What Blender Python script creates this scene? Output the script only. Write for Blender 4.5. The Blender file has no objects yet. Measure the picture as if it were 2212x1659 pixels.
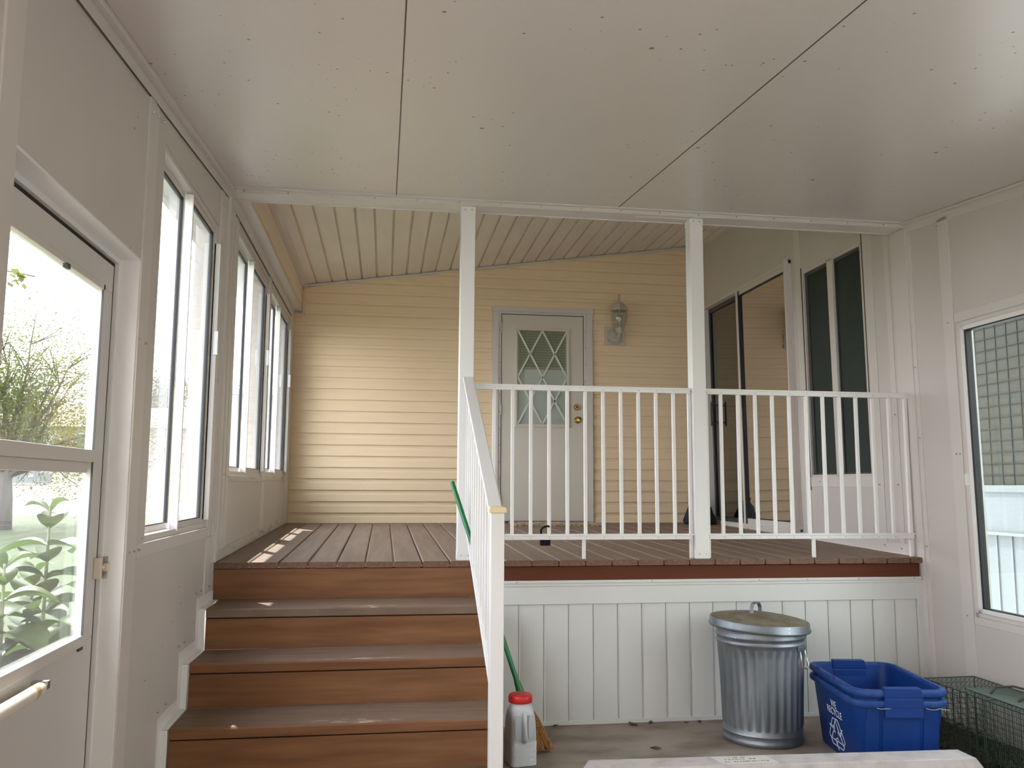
import bpy, bmesh, math, random
from mathutils import Vector, Matrix
random.seed(7)
SC = bpy.context.scene
COL = SC.collection
PI = math.pi

# ------------------------------------------------------------------ camera
YAW, PITCH, ROLL, FPX = 0.1465, 0.1168, 0.0054, 1859.86
CAMZ = 1.225
fw = Vector((math.sin(YAW)*math.cos(PITCH), math.cos(YAW)*math.cos(PITCH), math.sin(PITCH)))
rt = Vector((math.cos(YAW), -math.sin(YAW), 0)); up = rt.cross(fw)
c_, s_ = math.cos(ROLL), math.sin(ROLL)
rt2 = rt*c_ + up*s_; up2 = up*c_ - rt*s_
cd = bpy.data.cameras.new('camera'); cam = bpy.data.objects.new('camera', cd); COL.objects.link(cam)
cd.sensor_width = 36; cd.lens = 36*FPX/2212; cd.clip_start = .02; cd.clip_end = 500
M = Matrix((rt2, up2, -fw)).transposed().to_4x4(); M.translation = Vector((0, 0, CAMZ))
cam.matrix_world = M
SC.camera = cam

# ------------------------------------------------------------------ sky, sun, exposure
w = bpy.data.worlds.new('sky'); SC.world = w; w.use_nodes = True
nt = w.node_tree; nt.nodes.clear()
out = nt.nodes.new('ShaderNodeOutputWorld'); bg = nt.nodes.new('ShaderNodeBackground')
tc = nt.nodes.new('ShaderNodeTexCoord'); sp = nt.nodes.new('ShaderNodeSeparateXYZ'); rp = nt.nodes.new('ShaderNodeValToRGB')
nt.links.new(tc.outputs['Generated'], sp.inputs[0]); nt.links.new(sp.outputs['Z'], rp.inputs[0])
rp.color_ramp.elements[0].position = 0.0; rp.color_ramp.elements[0].color = (1, .965, .97, 1)
rp.color_ramp.elements[1].position = .8; rp.color_ramp.elements[1].color = (.82, .87, 1, 1)
nt.links.new(rp.outputs[0], bg.inputs[0]); bg.inputs[1].default_value = 5.4
nt.links.new(bg.outputs[0], out.inputs[0])
sd = bpy.data.lights.new('sun', 'SUN'); sun = bpy.data.objects.new('sun', sd); COL.objects.link(sun)
sd.energy = 9.5; sd.angle = math.radians(.53); sd.color = (1, .95, .87)
sun.rotation_mode = 'QUATERNION'
sun.rotation_quaternion = Vector((.35, -.61, -1.0)).to_track_quat('-Z', 'Y')
sun.location = (-3, 6, 9)
SC.view_settings.view_transform = 'Standard'; SC.view_settings.look = 'None'
SC.view_settings.gamma = 1; SC.view_settings.use_curve_mapping = False
SC.view_settings.exposure = 1.06
SC.cycles.max_bounces = 14; SC.cycles.diffuse_bounces = 8; SC.cycles.transparent_max_bounces = 16

# ------------------------------------------------------------------ materials
def srgb(r, g, b):
    f = lambda c: c/12.92 if c <= .04045 else ((c+.055)/1.055)**2.4
    return (f(r/255), f(g/255), f(b/255), 1)
def mat(name, col, rough=.5, metal=0., spec=.5, noise=None, bump=None, **kw):
    """noise=(scale xyz, colour2, low, high); bump=(scale xyz, strength, distance)"""
    m = bpy.data.materials.new(name); m.use_nodes = True
    n = m.node_tree; b = n.nodes['Principled BSDF']
    b.inputs['Base Color'].default_value = col; b.inputs['Roughness'].default_value = rough
    b.inputs['Metallic'].default_value = metal; b.inputs['Specular IOR Level'].default_value = spec
    for k, v in kw.items(): b.inputs[k].default_value = v
    if noise or bump:
        g = n.nodes.new('ShaderNodeNewGeometry')
    if noise:
        sc, c2, lo, hi = noise[:4]
        mp = n.nodes.new('ShaderNodeMapping'); mp.inputs['Scale'].default_value = sc
        n.links.new(g.outputs['Position'], mp.inputs[0])
        t = n.nodes.new('ShaderNodeTexNoise'); t.inputs['Scale'].default_value = 1; t.inputs['Detail'].default_value = 6
        n.links.new(mp.outputs[0], t.inputs[0])
        r = n.nodes.new('ShaderNodeValToRGB'); r.color_ramp.elements[0].position = lo; r.color_ramp.elements[1].position = hi
        r.color_ramp.elements[0].color = col; r.color_ramp.elements[1].color = c2
        n.links.new(t.outputs[0], r.inputs[0]); n.links.new(r.outputs[0], b.inputs['Base Color'])
        m['ramp'] = r.name
    if bump:
        sc, st, di = bump
        mp = n.nodes.new('ShaderNodeMapping'); mp.inputs['Scale'].default_value = sc
        n.links.new(g.outputs['Position'], mp.inputs[0])
        t = n.nodes.new('ShaderNodeTexNoise'); t.inputs['Scale'].default_value = 1; t.inputs['Detail'].default_value = 4
        n.links.new(mp.outputs[0], t.inputs[0])
        bn = n.nodes.new('ShaderNodeBump'); bn.inputs['Strength'].default_value = st; bn.inputs['Distance'].default_value = di
        n.links.new(t.outputs[0], bn.inputs['Height']); n.links.new(bn.outputs[0], b.inputs['Normal'])
    return m
def add_specks(m, scale, size, colour, rare=.8, light=None, region=None):
    """small dirt specks: voronoi cells, only some of which carry a dot"""
    n = m.node_tree; b = n.nodes['Principled BSDF']
    g = n.nodes.new('ShaderNodeNewGeometry')
    v = n.nodes.new('ShaderNodeTexVoronoi'); v.inputs['Scale'].default_value = scale
    n.links.new(g.outputs['Position'], v.inputs['Vector'])
    nz = n.nodes.new('ShaderNodeTexNoise'); nz.inputs['Scale'].default_value = 1.6; nz.inputs['Detail'].default_value = 3
    n.links.new(g.outputs['Position'], nz.inputs['Vector'])
    sx = n.nodes.new('ShaderNodeSeparateColor'); n.links.new(v.outputs['Color'], sx.inputs[0])
    def math_(op, a, bb):
        x = n.nodes.new('ShaderNodeMath'); x.operation = op
        for i, q in enumerate((a, bb)):
            if isinstance(q, (int, float)): x.inputs[i].default_value = q
            else: n.links.new(q, x.inputs[i])
        return x.outputs[0]
    thr = math_('SUBTRACT', rare+.35, math_('MULTIPLY', nz.outputs[0], .7))
    sel = math_('GREATER_THAN', sx.outputs[0], thr)
    rad = math_('MULTIPLY', sx.outputs[1], size)
    dot = math_('MULTIPLY', math_('LESS_THAN', v.outputs['Distance'], rad), sel)
    mx = n.nodes.new('ShaderNodeMix'); mx.data_type = 'RGBA'
    n.links.new(dot, mx.inputs[0])
    src = b.inputs['Base Color']
    if src.is_linked: n.links.new(src.links[0].from_socket, mx.inputs[6])
    else: mx.inputs[6].default_value = src.default_value
    mx.inputs[7].default_value = colour
    n.links.new(mx.outputs[2], src)
    return m

WALLC = (.60, .555, .52, 1)
M_wall = add_specks(mat('painted_wall_panel', WALLC, .42, spec=.4, noise=((2, 2, 2), (.56, .525, .49, 1), .3, .7), bump=((60, 60, 60), .08, .002)), 22, .13, (.16, .12, .09, 1), .93)
M_trim = mat('painted_aluminium_trim', (.63, .59, .555, 1), .38, spec=.5)
M_dirtytrim = mat('dirty_aluminium_trim', (.60, .56, .52, 1), .42, spec=.4, noise=((14, 5, 30), (.34, .29, .23, 1), .5, .78))
M_ceil = add_specks(add_specks(mat('ceiling_panel', (.61, .56, .53, 1), .33, spec=.65, noise=((1.2, .5, 1), (.64, .59, .555, 1), .3, .7), bump=((140, 40, 60), .05, .001)), 14, .16, (.17, .13, .09, 1), .88), 55, .30, (.20, .16, .12, 1), .97)
M_seam = mat('panel_joint', (.12, .10, .08, 1), .8)
M_white = mat('white_painted_aluminium', (.78, .77, .76, 1), .35, spec=.5)
M_whiter = mat('white_vinyl', (.66, .66, .64, 1), .4)
M_siding = mat('yellow_vinyl_siding', (.79, .63, .425, 1), .45, spec=.35, noise=((1.5, 1, 4), (.81, .65, .44, 1), .3, .7), bump=((5, 5, 160), .08, .001))
M_cream = mat('yellow_trim', (.72, .56, .37, 1), .45)
M_soffit = mat('soffit_vinyl', (.76, .685, .60, 1), .5, spec=.3, noise=((6, 1.5, 3), (.69, .61, .53, 1), .35, .75))
M_deck = mat('weathered_deck_stain', (.26, .185, .138, 1), .62, noise=((26, 1.6, 10), (.185, .128, .092, 1), .32, .72), bump=((60, 4, 30), .25, .002))
M_deckend = mat('deck_board_end', (.20, .105, .065, 1), .6, noise=((70, 5, 120), (.11, .055, .032, 1), .3, .7))
M_riser = mat('red_brown_stained_wood', (.25, .118, .056, 1), .55, spec=.2, noise=((2.2, 14, 26), (.14, .060, .028, 1), .3, .75), bump=((3, 40, 60), .2, .002))
M_fascia = mat('red_brown_fascia_board', (.125, .040, .021, 1), .6, spec=.12, noise=((2.2, 14, 30), (.11, .036, .018, 1), .3, .75))
M_skirt = add_specks(mat('white_skirting', (.63, .63, .605, 1), .42, noise=((1.3, 1.3, 1.3), (.67, .67, .655, 1), .35, .65)), 18, .1, (.25, .2, .15, 1), .95)
M_conc = mat('stained_concrete', (.30, .25, .205, 1), .8, noise=((3.2, 4.5, 3), (.16, .115, .085, 1), .42, .68), bump=((40, 40, 40), .3, .003))
M_black = mat('black_gasket', (.012, .013, .016, 1), .5)
M_metal = mat('zinc_screw', (.55, .55, .53, 1), .35, metal=1)
M_whitescrew = mat('painted_screw', (.62, .62, .61, 1), .4)
M_brass = mat('polished_brass', (.62, .42, .12, 1), .18, metal=1)
M_door = mat('door_paint', (.62, .58, .51, 1), .4, spec=.4)
M_darkgap = mat('dark_gap', (.03, .025, .02, 1), .9)

def glass(name, tint, refl, rough=.0, haze=0.0, hazecol=(.8, .82, .85, 1)):
    m = bpy.data.materials.new(name); m.use_nodes = True; n = m.node_tree; n.nodes.clear()
    o = n.nodes.new('ShaderNodeOutputMaterial'); tr = n.nodes.new('ShaderNodeBsdfTransparent'); gl = n.nodes.new('ShaderNodeBsdfGlossy')
    tr.inputs[0].default_value = tint; gl.inputs['Roughness'].default_value = rough
    fr = n.nodes.new('ShaderNodeLayerWeight'); fr.inputs[0].default_value = .5      # facing term: 1 - |cos|
    pw = n.nodes.new('ShaderNodeMath'); pw.operation = 'POWER'; pw.inputs[1].default_value = 4.0
    ml = n.nodes.new('ShaderNodeMath'); ml.operation = 'MULTIPLY_ADD'; ml.inputs[1].default_value = 1-refl; ml.inputs[2].default_value = refl
    n.links.new(fr.outputs['Facing'], pw.inputs[0]); n.links.new(pw.outputs[0], ml.inputs[0])
    mx = n.nodes.new('ShaderNodeMixShader')
    n.links.new(ml.outputs[0], mx.inputs[0]); n.links.new(tr.outputs[0], mx.inputs[1]); n.links.new(gl.outputs[0], mx.inputs[2])
    last = mx
    if haze:
        df = n.nodes.new('ShaderNodeBsdfDiffuse'); df.inputs[0].default_value = hazecol
        tl = n.nodes.new('ShaderNodeBsdfTranslucent'); tl.inputs[0].default_value = hazecol
        m1 = n.nodes.new('ShaderNodeMixShader'); m1.inputs[0].default_value = .5
        n.links.new(df.outputs[0], m1.inputs[1]); n.links.new(tl.outputs[0], m1.inputs[2])
        m2 = n.nodes.new('ShaderNodeMixShader'); m2.inputs[0].default_value = haze
        n.links.new(last.outputs[0], m2.inputs[1]); n.links.new(m1.outputs[0], m2.inputs[2]); last = m2
    n.links.new(last.outputs[0], o.inputs[0])
    return m
G_clear = glass('clear_window_glass', (.96, .97, .96, 1), .05)
G_dirty = glass('dusty_window_glass', (.93, .95, .96, 1), .04, haze=.05)
G_mirror = glass('patio_glass', (.12, .12, .10, 1), .80)
G_dark = glass('dark_patio_glass', (.10, .11, .10, 1), .22)
G_lamp = glass('lamp_glass', (.9, .92, .88, 1), .08)

# ------------------------------------------------------------------ mesh helpers
class MB:
    def __init__(s): s.v = []; s.f = []; s.m = []; s.cur = 0
    def add(s, vs, fs):
        o = len(s.v); s.v += [tuple(v) for v in vs]; s.f += [tuple(i+o for i in f) for f in fs]; s.m += [s.cur]*len(fs); return s
    def box(s, x0, x1, y0, y1, z0, z1):
        return s.hexa([(x0,y0,z0),(x1,y0,z0),(x1,y1,z0),(x0,y1,z0)], [(x0,y0,z1),(x1,y0,z1),(x1,y1,z1),(x0,y1,z1)])
    def hexa(s, b, t):
        return s.add(list(b)+list(t), [(3,2,1,0),(4,5,6,7),(0,1,5,4),(1,2,6,5),(2,3,7,6),(3,0,4,7)])
    def slope(s, x0, x1, y0, y1, zb0, zb1, zt0, zt1):   # z changes along y
        return s.hexa([(x0,y0,zb0),(x1,y0,zb0),(x1,y1,zb1),(x0,y1,zb1)], [(x0,y0,zt0),(x1,y0,zt0),(x1,y1,zt1),(x0,y1,zt1)])
    def prism(s, poly, a, b, axis):   # poly in the two other axes, in order
        def P(p, t):
            return {'x': (t, p[0], p[1]), 'y': (p[0], t, p[1]), 'z': (p[0], p[1], t)}[axis]
        n = len(poly); vs = [P(p, a) for p in poly]+[P(p, b) for p in poly]
        fs = [tuple(range(n-1, -1, -1)), tuple(range(n, 2*n))]+[(i, (i+1) % n, n+(i+1) % n, n+i) for i in range(n)]
        return s.add(vs, fs)
    def tube(s, pts, r, n=10, cap=True):
        pts = [Vector(p) for p in pts]; R = r if isinstance(r, (list, tuple)) else [r]*len(pts)
        rings = []; prev = None
        for i, p in enumerate(pts):
            d = (pts[min(i+1, len(pts)-1)]-pts[max(i-1, 0)]).normalized()
            if prev is None:
                a = d.orthogonal().normalized()
            else:
                a = (prev-d*prev.dot(d)).normalized()
            prev = a; b = d.cross(a)
            rings.append([p+(a*math.cos(2*PI*k/n)+b*math.sin(2*PI*k/n))*R[i] for k in range(n)])
        vs = [v for r_ in rings for v in r_]; fs = []
        for i in range(len(pts)-1):
            for k in range(n):
                fs.append((i*n+k, i*n+(k+1) % n, (i+1)*n+(k+1) % n, (i+1)*n+k))
        if cap: fs += [tuple(range(n-1, -1, -1)), tuple(range((len(pts)-1)*n, len(pts)*n))]
        return s.add(vs, fs)
    def lathe(s, prof, c=(0,0,0), n=32, cap=True, fn=None):
        vs = []; fs = []; L = len(prof)
        for r, z in prof:
            for k in range(n):
                a = 2*PI*k/n; rr = r*(fn(a, z) if fn else 1)
                vs.append((c[0]+rr*math.cos(a), c[1]+rr*math.sin(a), c[2]+z))
        for i in range(L-1):
            for k in range(n): fs.append((i*n+k, i*n+(k+1) % n, (i+1)*n+(k+1) % n, (i+1)*n+k))
        if cap: fs += [tuple(range(n-1, -1, -1)), tuple(range((L-1)*n, L*n))]
        return s.add(vs, fs)
    def loft(s, rings, cap=True, close=False):
        n = len(rings[0]); vs = [v for r in rings for v in r]; fs = []
        for i in range(len(rings)-1):
            for k in range(n): fs.append((i*n+k, i*n+(k+1) % n, (i+1)*n+(k+1) % n, (i+1)*n+k))
        if cap: fs += [tuple(range(n-1, -1, -1)), tuple(range((len(rings)-1)*n, len(rings)*n))]
        return s.add(vs, fs)
    def build(s, name, m, parent=None, bevel=0, smooth=False, seg=2, auto=None):
        me = bpy.data.meshes.new(name); me.from_pydata(s.v, [], s.f); me.update()
        bm = bmesh.new(); bm.from_mesh(me); bmesh.ops.recalc_face_normals(bm, faces=bm.faces); bm.to_mesh(me); bm.free()
        ms = m if isinstance(m, (list, tuple)) else [m]
        for x in ms: me.materials.append(x)
        if len(ms) > 1:
            for p, i in zip(me.polygons, s.m): p.material_index = i
        if smooth or auto:
            for p in me.polygons: p.use_smooth = True
        if auto: me.set_sharp_from_angle(angle=math.radians(auto))
        o = bpy.data.objects.new(name, me); COL.objects.link(o)
        if parent:
            o.parent = parent
            o.matrix_parent_inverse = Matrix.Translation(-parent.location) if parent.type == 'EMPTY' else Matrix()
        if bevel:
            b = o.modifiers.new('bevel', 'BEVEL'); b.width = bevel; b.segments = seg; b.limit_method = 'ANGLE'; b.angle_limit = math.radians(40)
        return o
    def lean(s, k=1):      # the right wall leans slightly
        s.v = [(x-.0136*(z-1.225)*k, y, z) for x, y, z in s.v]; return s
def B(*a): return MB().box(*a)
def empty(name, loc=(0,0,0)):
    o = bpy.data.objects.new(name, None); COL.objects.link(o); o.location = loc; o.empty_display_size = .1
    bpy.context.view_layer.update() if False else None
    return o
def tag(o, label=None, cat=None, group=None, kind=None):
    if label: o['label'] = label
    if cat: o['category'] = cat
    if group: o['group'] = group
    if kind: o['kind'] = kind
    return o
def thing(name, label, cat, loc=(0,0,0), group=None, kind=None): return tag(empty(name, loc), label, cat, group, kind)
def screws(parent, pts, d, r=.0042, ln=.003, mt=None, n=8, name='screw'):
    first = None; d = Vector(d).normalized()*ln
    for p in pts:
        if first is None:
            first = MB().tube([(0, 0, 0), d*.6, d], [r, r, r*.6], n).build(name, mt or M_metal); o = first
        else:
            o = first.copy(); COL.objects.link(o)
        o.location = p; o.parent = parent
        if parent.type == 'EMPTY': o.matrix_parent_inverse = Matrix.Translation(-parent.location)
def struct(o, label, cat='structure'): return tag(o, label, cat, kind='structure')
def copy_tree(o, parent=None):
    c = o.copy(); COL.objects.link(c); c.parent = parent
    for ch in list(o.children): copy_tree(ch, c)
    return c

# ------------------------------------------------------------------ dimensions
XL, XR = -.8205, 2.9884
YF, YB, YC = 4.4928, 7.692, 4.4885
ZDK = .836
zc = lambda y: 2.751-.0941*(YC-y)                # ceiling underside
zd = lambda y: ZDK+.0174*(y-YF)                  # deck top
zs = lambda x: 2.98+.1445*(x+.742)               # soffit underside
XW = -.90                                        # outside face of left wall
Y0 = -4.2                                        # open end of the carport behind the camera

# ================================================================== STRUCTURE
# floor slab
o = B(-.95, 2.62, Y0, 7.8, -.12, 0).build('floor', M_conc); struct(o, 'stained concrete slab floor in front of the deck', 'floor')
# ceiling slab, follows the carport slope
m = MB().slope(-1.0, 3.12, Y0, YC, zc(Y0), zc(YC), zc(Y0)+.09, zc(YC)+.09)
ceil = m.build('ceiling', M_ceil); struct(ceil, 'grey-white aluminium panel carport ceiling with thin joints', 'ceiling')
for x in (.0325, 1.247):
    MB().slope(x-.0022, x+.0022, Y0, YC-.03, zc(Y0)-.0012, zc(YC-.03)-.0012, zc(Y0)+.001, zc(YC-.03)+.001).build('panel_joint', M_seam, ceil)
# roof above deck + eave overhang outside left wall
m = MB(); m.box(-1.26, -.745, 4.40, 7.9, 2.83, 2.90); m.slope(-1.24, -1.0, Y0, 4.40, zc(Y0)+.02, 2.83, zc(Y0)+.09, 2.90)
m.box(-1.27, -1.24, 4.3, 7.9, 2.80, 3.0)
struct(m.build('trim_1', M_whiter), 'white eave overhang outside the left wall', 'trim')
m = MB(); m.hexa([(-.83,YC,zs(-.83)+.03),(3.2,YC,zs(3.2)+.03),(3.2,7.85,zs(3.2)+.03),(-.83,7.85,zs(-.83)+.03)], [(-.83,YC,3.2),(3.2,YC,3.75),(3.2,7.85,3.75),(-.83,7.85,3.2)])
m.box(-.86, 3.2, YC+.02, YC+.06, 2.80, 3.6)
struct(m.build('trim_2', M_whiter), 'house roof over the deck', 'trim')

# --- soffit with V grooves, boards run front to back
m = MB(); prof = []; x = -.742
P = .131; xs = []
k = 0
while x < 2.97:
    prof.append((x, 0)); prof.append((x+P-.022, 0)); prof.append((x+P-.017, .018)); prof.append((x+P-.009, .018)); prof.append((x+P-.004, 0)); x += P
pts = [(px, zs(px)+dz) for px, dz in prof if px < 3.0]
vs = []; fs = []
for i, (px, pz) in enumerate(pts):
    vs += [(px, YC+.06, pz), (px, YB, pz)]
    if i: fs.append((2*i-2, 2*i, 2*i+1, 2*i-1))
m.add(vs, fs)
sf = m.build('trim_3', M_soffit); struct(sf, 'grey-white grooved vinyl soffit panels above the deck', 'soffit')
sm = sf.modifiers.new('solid', 'SOLIDIFY'); sm.thickness = .004; sm.offset = 1
# J channel where the soffit meets the back wall
m = MB(); m.hexa([(-.742,YB-.03,zs(-.742)-.022),(3.0,YB-.03,zs(3.0)-.022),(3.0,YB+.01,zs(3.0)-.022),(-.742,YB+.01,zs(-.742)-.022)],
                 [(-.742,YB-.03,zs(-.742)-.004),(3.0,YB-.03,zs(3.0)-.004),(3.0,YB+.01,zs(3.0)-.004),(-.742,YB+.01,zs(-.742)-.004)])
struct(m.build('trim_4', M_trim, bevel=.003), 'white channel under the soffit along the yellow siding', 'trim')
# yellow fascia band at left above the windows and white sill channel over it
m = MB()
m.prism([(-.80,2.755),(-.742,2.765),(-.745,2.85),(-.752,2.858),(-.745,2.87),(-.742,2.93),(-.755,2.95),(-.80,2.95)], YC+.05, YB, 'y')
struct(m.build('trim_5', M_siding), 'yellow siding fascia band above the left windows', 'trim')
m = MB(); m.prism([(-.755,2.948),(-.715,2.952),(-.70,2.985),(-.735,2.982),(-.755,2.975)], YC+.05, YB, 'y')
struct(m.build('trim_6', M_trim), 'white soffit channel along the yellow fascia', 'trim')
m = MB(); m.box(-.742, -.722, YB-.025, YB, 2.715, 2.97); m.box(-.83, -.722, YB-.025, YB, 2.70, 2.72)
struct(m.build('trim_7', M_cream, bevel=.002), 'cream stepped channel at the corner of the back wall', 'trim')

# --- back wall with lapped siding (profile swept along x, cut to the sloping soffit)
def siding(x0, x1, zb, ztop0, ztop1, name, parent=None, off=0):
    m = MB(); step = .0985; z = .977-.0985
    while z < max(ztop0, ztop1):
        lo = max(z, zb); hi = min(z+step, max(ztop0, ztop1))
        if hi > lo+.003:
            rows = [(lo, YB-.016+off), (lo+.004, YB-.0175+off), (lo+(hi-lo)*.60, YB-.0105+off), (lo+(hi-lo)*.74, YB-.004+off), (hi, YB-.0025+off)]
            # clip to the slope at both ends
            n = len(rows)
            for i in range(n-1):
                (za, ya), (zb2, yb2) = rows[i], rows[i+1]
                # x where top line passes za / zb2
                def xt(zz): 
                    if abs(ztop1-ztop0) < 1e-6: return x0 if zz <= ztop0 else x1
                    return x0+(zz-ztop0)/(ztop1-ztop0)*(x1-x0)
                xa, xb = max(x0, min(x1, xt(za))), max(x0, min(x1, xt(zb2)))
                if xa >= x1 and xb >= x1: continue
                m.add([(xa, ya, za), (x1, ya, za), (x1, yb2, zb2), (xb, yb2, zb2)], [(0, 1, 2, 3)])
            m.add([(max(x0, xt(lo)) if ztop1 != ztop0 else x0, YB+off, lo), (x1, YB+off, lo), (x1, YB-.016+off, lo), (max(x0, xt(lo)) if ztop1 != ztop0 else x0, YB-.016+off, lo)], [(0, 1, 2, 3)])
        z += step
    return m
m = MB()
zt = lambda x: zs(x)-.015
m2 = siding(-.742, .95, .885, zt(-.742), zt(.95), 'a'); m.add(m2.v, m2.f)
m2 = siding(-.84, -.742, .885, 2.705, 2.705, 'a'); m.add(m2.v, m2.f)
m2 = siding(.95, 1.885, 2.845, zt(.95), zt(1.885), 'a'); m.add(m2.v, m2.f)
m2 = siding(1.885, 3.05, .885, zt(1.885), zt(3.05), 'a'); m.add(m2.v, m2.f)
m.prism([(-.90, .3), (3.1, .3), (3.1, 3.6), (-.90, 3.3)], YB, YB+.01, 'y')
wb = m.build('wall_back', M_siding); struct(wb, 'yellow lapped vinyl siding wall at the back of the deck', 'wall')

# --- left wall, panels around the openings
DO = (1.963, 2.963, 1.968)
W1 = (3.196, 4.255, 1.02, 2.473)
W2 = (4.783, 6.063, 1.272, 2.625)
W3 = (6.183, 7.452, 1.288, 2.622)
m = MB()
def wl(y0, y1, z0, z1a, z1b=None):
    m.slope(XW, XL, y0, y1, z0, z0, z1a, z1a if z1b is None else z1b)
wl(Y0, -2.2, 0, zc(Y0), zc(-2.2)); wl(-2.2, 1.3, 0, .9); wl(-2.2, 1.3, 1.95, zc(-2.2), zc(1.3)); wl(1.3, DO[0], 0, zc(1.3), zc(DO[0])); wl(DO[0], DO[1], DO[2], zc(DO[0]), zc(DO[1]))  # includes an opening out of view beside the camera, added to brighten the ceiling
wl(DO[1], W1[0], 0, zc(DO[1]), zc(W1[0])); wl(W1[0], W1[1], 0, W1[2]); wl(W1[0], W1[1], W1[3], zc(W1[0]), zc(W1[1]))
wl(W1[1], 4.5, 0, zc(W1[1]), zc(YC)); wl(4.5, W2[0], 0, 2.83)
wl(W2[0], W2[1], 0, W2[2]); wl(W2[0], W2[1], W2[3], 2.83); wl(W2[1], W3[0], 0, 2.83)
wl(W3[0], W3[1], 0, W3[2]); wl(W3[0], W3[1], W3[3], 2.83); wl(W3[1], YB, 0, 2.83)
WLO = m.build('wall_left', M_wall); struct(WLO, 'grey-white panelled left wall with door and windows', 'wall')
# applied channel strips on the left wall (raised a few mm)
def strip_l(parts, name, label, mt=M_trim, t=.006, bevel=.0015):
    for y0, y1, z0, z1, *r in parts:
        tt = r[0] if r else t
        o = MB().box(XL-.002, XL+tt, y0, y1, z0, z1).build(tn(), mt, bevel=bevel); struct(o, label, 'trim')
n_tr = [7]
def tn(): n_tr[0] += 1; return 'trim_%d' % n_tr[0]
strip_l([(1.867, 1.962, 0, 2.44)], None, 'vertical channel strip at the near side of the left doorway')
strip_l([(2.964, 3.037, 0, 2.545), (3.037, 3.088, 0, 2.55, .003)], None, 'vertical channel strip between the left doorway and window')
strip_l([(4.262, 4.30, .71, 2.66), (4.30, 4.365, .71, 2.668, .004)], None, 'vertical channel strip beyond the first left window')
strip_l([(4.438, 4.478, .842, 2.69, .018), (4.40, 4.438, .842, 2.69, .004), (4.478, 4.555, .842, 2.69, .006)], None, 'bright corner channel on the left wall at the deck edge')
strip_l([(4.60, 4.66, .89, 2.665)], None, 'vertical strip on the left wall behind the deck edge')
strip_l([(4.70, 4.783, .89, 2.665, .004), (6.063, 6.183, .89, 2.665, .005), (7.452, 7.50, .89, 2.665, .004), (7.50, 7.66, .89, 2.665, .009)], None, 'vertical mullion strips between the left deck windows')
strip_l([(3.12, 4.262, .972, 1.018, .004)], None, 'sill strip under the first left window')
strip_l([(4.783, 6.063, 1.236, 1.27, .004), (6.183, 7.452, 1.25, 1.285, .004)], None, 'stained sill strips under the left deck windows', M_dirtytrim)
# ceiling/wall channel: follows slope then runs level
m = MB(); m.slope(XL-.002, XL+.006, Y0, YC, zc(Y0)-.066, zc(YC)-.066, zc(Y0)-.001, zc(YC)-.001)
m.slope(XL+.006, XL+.028, Y0, YC, zc(Y0)-.022, zc(YC)-.022, zc(Y0)-.001, zc(YC)-.001)
struct(m.build(tn(), M_trim, bevel=.002), 'channel where the left wall meets the carport ceiling', 'trim')
m = MB(); m.slope(XL, XL+.0065, Y0, YC, zc(Y0)-.0685, zc(YC)-.0685, zc(Y0)-.066, zc(YC)-.066)
m.box(XL, XL+.006, 4.62, YB, 2.661, 2.664)
struct(m.build(tn(), M_seam), 'dark joint line under the left ceiling channel', 'trim')
m = MB(); m.box(XL-.002, XL+.012, YC, YB, 2.665, 2.735); m.box(XL+.0, XL+.075, YC+.04, YB, 2.735, 2.757)
struct(m.build(tn(), M_trim, bevel=.002), 'level head channel over the left deck windows', 'trim')
# base flashing along the deck and down the stairs
m = MB(); m.slope(XL-.002, XL+.006, 4.545, YB-.02, ZDK+.004, zd(YB)+.004, ZDK+.058, zd(YB)+.058)
struct(m.build('baseboard_left', M_dirtytrim, bevel=.001), 'dirty metal base flashing along the left deck edge', 'baseboard')
RUN, RISE = .3074, .1819
m = MB()
for k in range(1, 5):
    zt_ = ZDK-k*RISE; yf = YF-k*RUN; yb = yf+RUN
    m.box(XL-.001, XL+.004, yf-.052, yb+.0, zt_, zt_+.054)
    m.box(XL-.001, XL+.028, yf-.008, yf-.004, zt_-RISE, zt_+.0)           # flange facing the viewer
    m.box(XL-.001, XL+.004, yf-.052, yf-.004, zt_-RISE+.054, zt_)
    m.box(XL+.004, XL+.03, yf-.004, yb-.004, zt_+.001, zt_+.004)
struct(m.build(tn(), M_white, bevel=.0008), 'white metal step flashing down the left side of the stairs', 'trim')
# screws on left wall strips
lp = []
for (y, z) in [(3.0,1.0),(3.06,1.0),(3.12,1.0),(4.28,.975),(4.34,.975),(2.98,1.70),(3.06,1.70),(4.62,1.27),(4.68,1.27),(4.74,1.26),(6.10,1.24),(6.15,1.24),(7.52,1.27),(7.6,1.27),(4.28,1.72),(4.345,1.72),
               (3.0,2.5),(3.07,2.515),(3.14,2.525),(4.7,.885),(4.75,.887),(6.1,.905),(6.15,.905),(4.32,2.6),(4.63,2.62),(4.68,2.6),(4.1,.735),(4.2,.735),(4.38,.735),(3.8,.56),(3.9,.56),(3.5,.375),(3.62,.375)]:
    lp.append((XL, y, z))
screws(WLO, lp, (1, 0, 0), ln=.0105)

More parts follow.
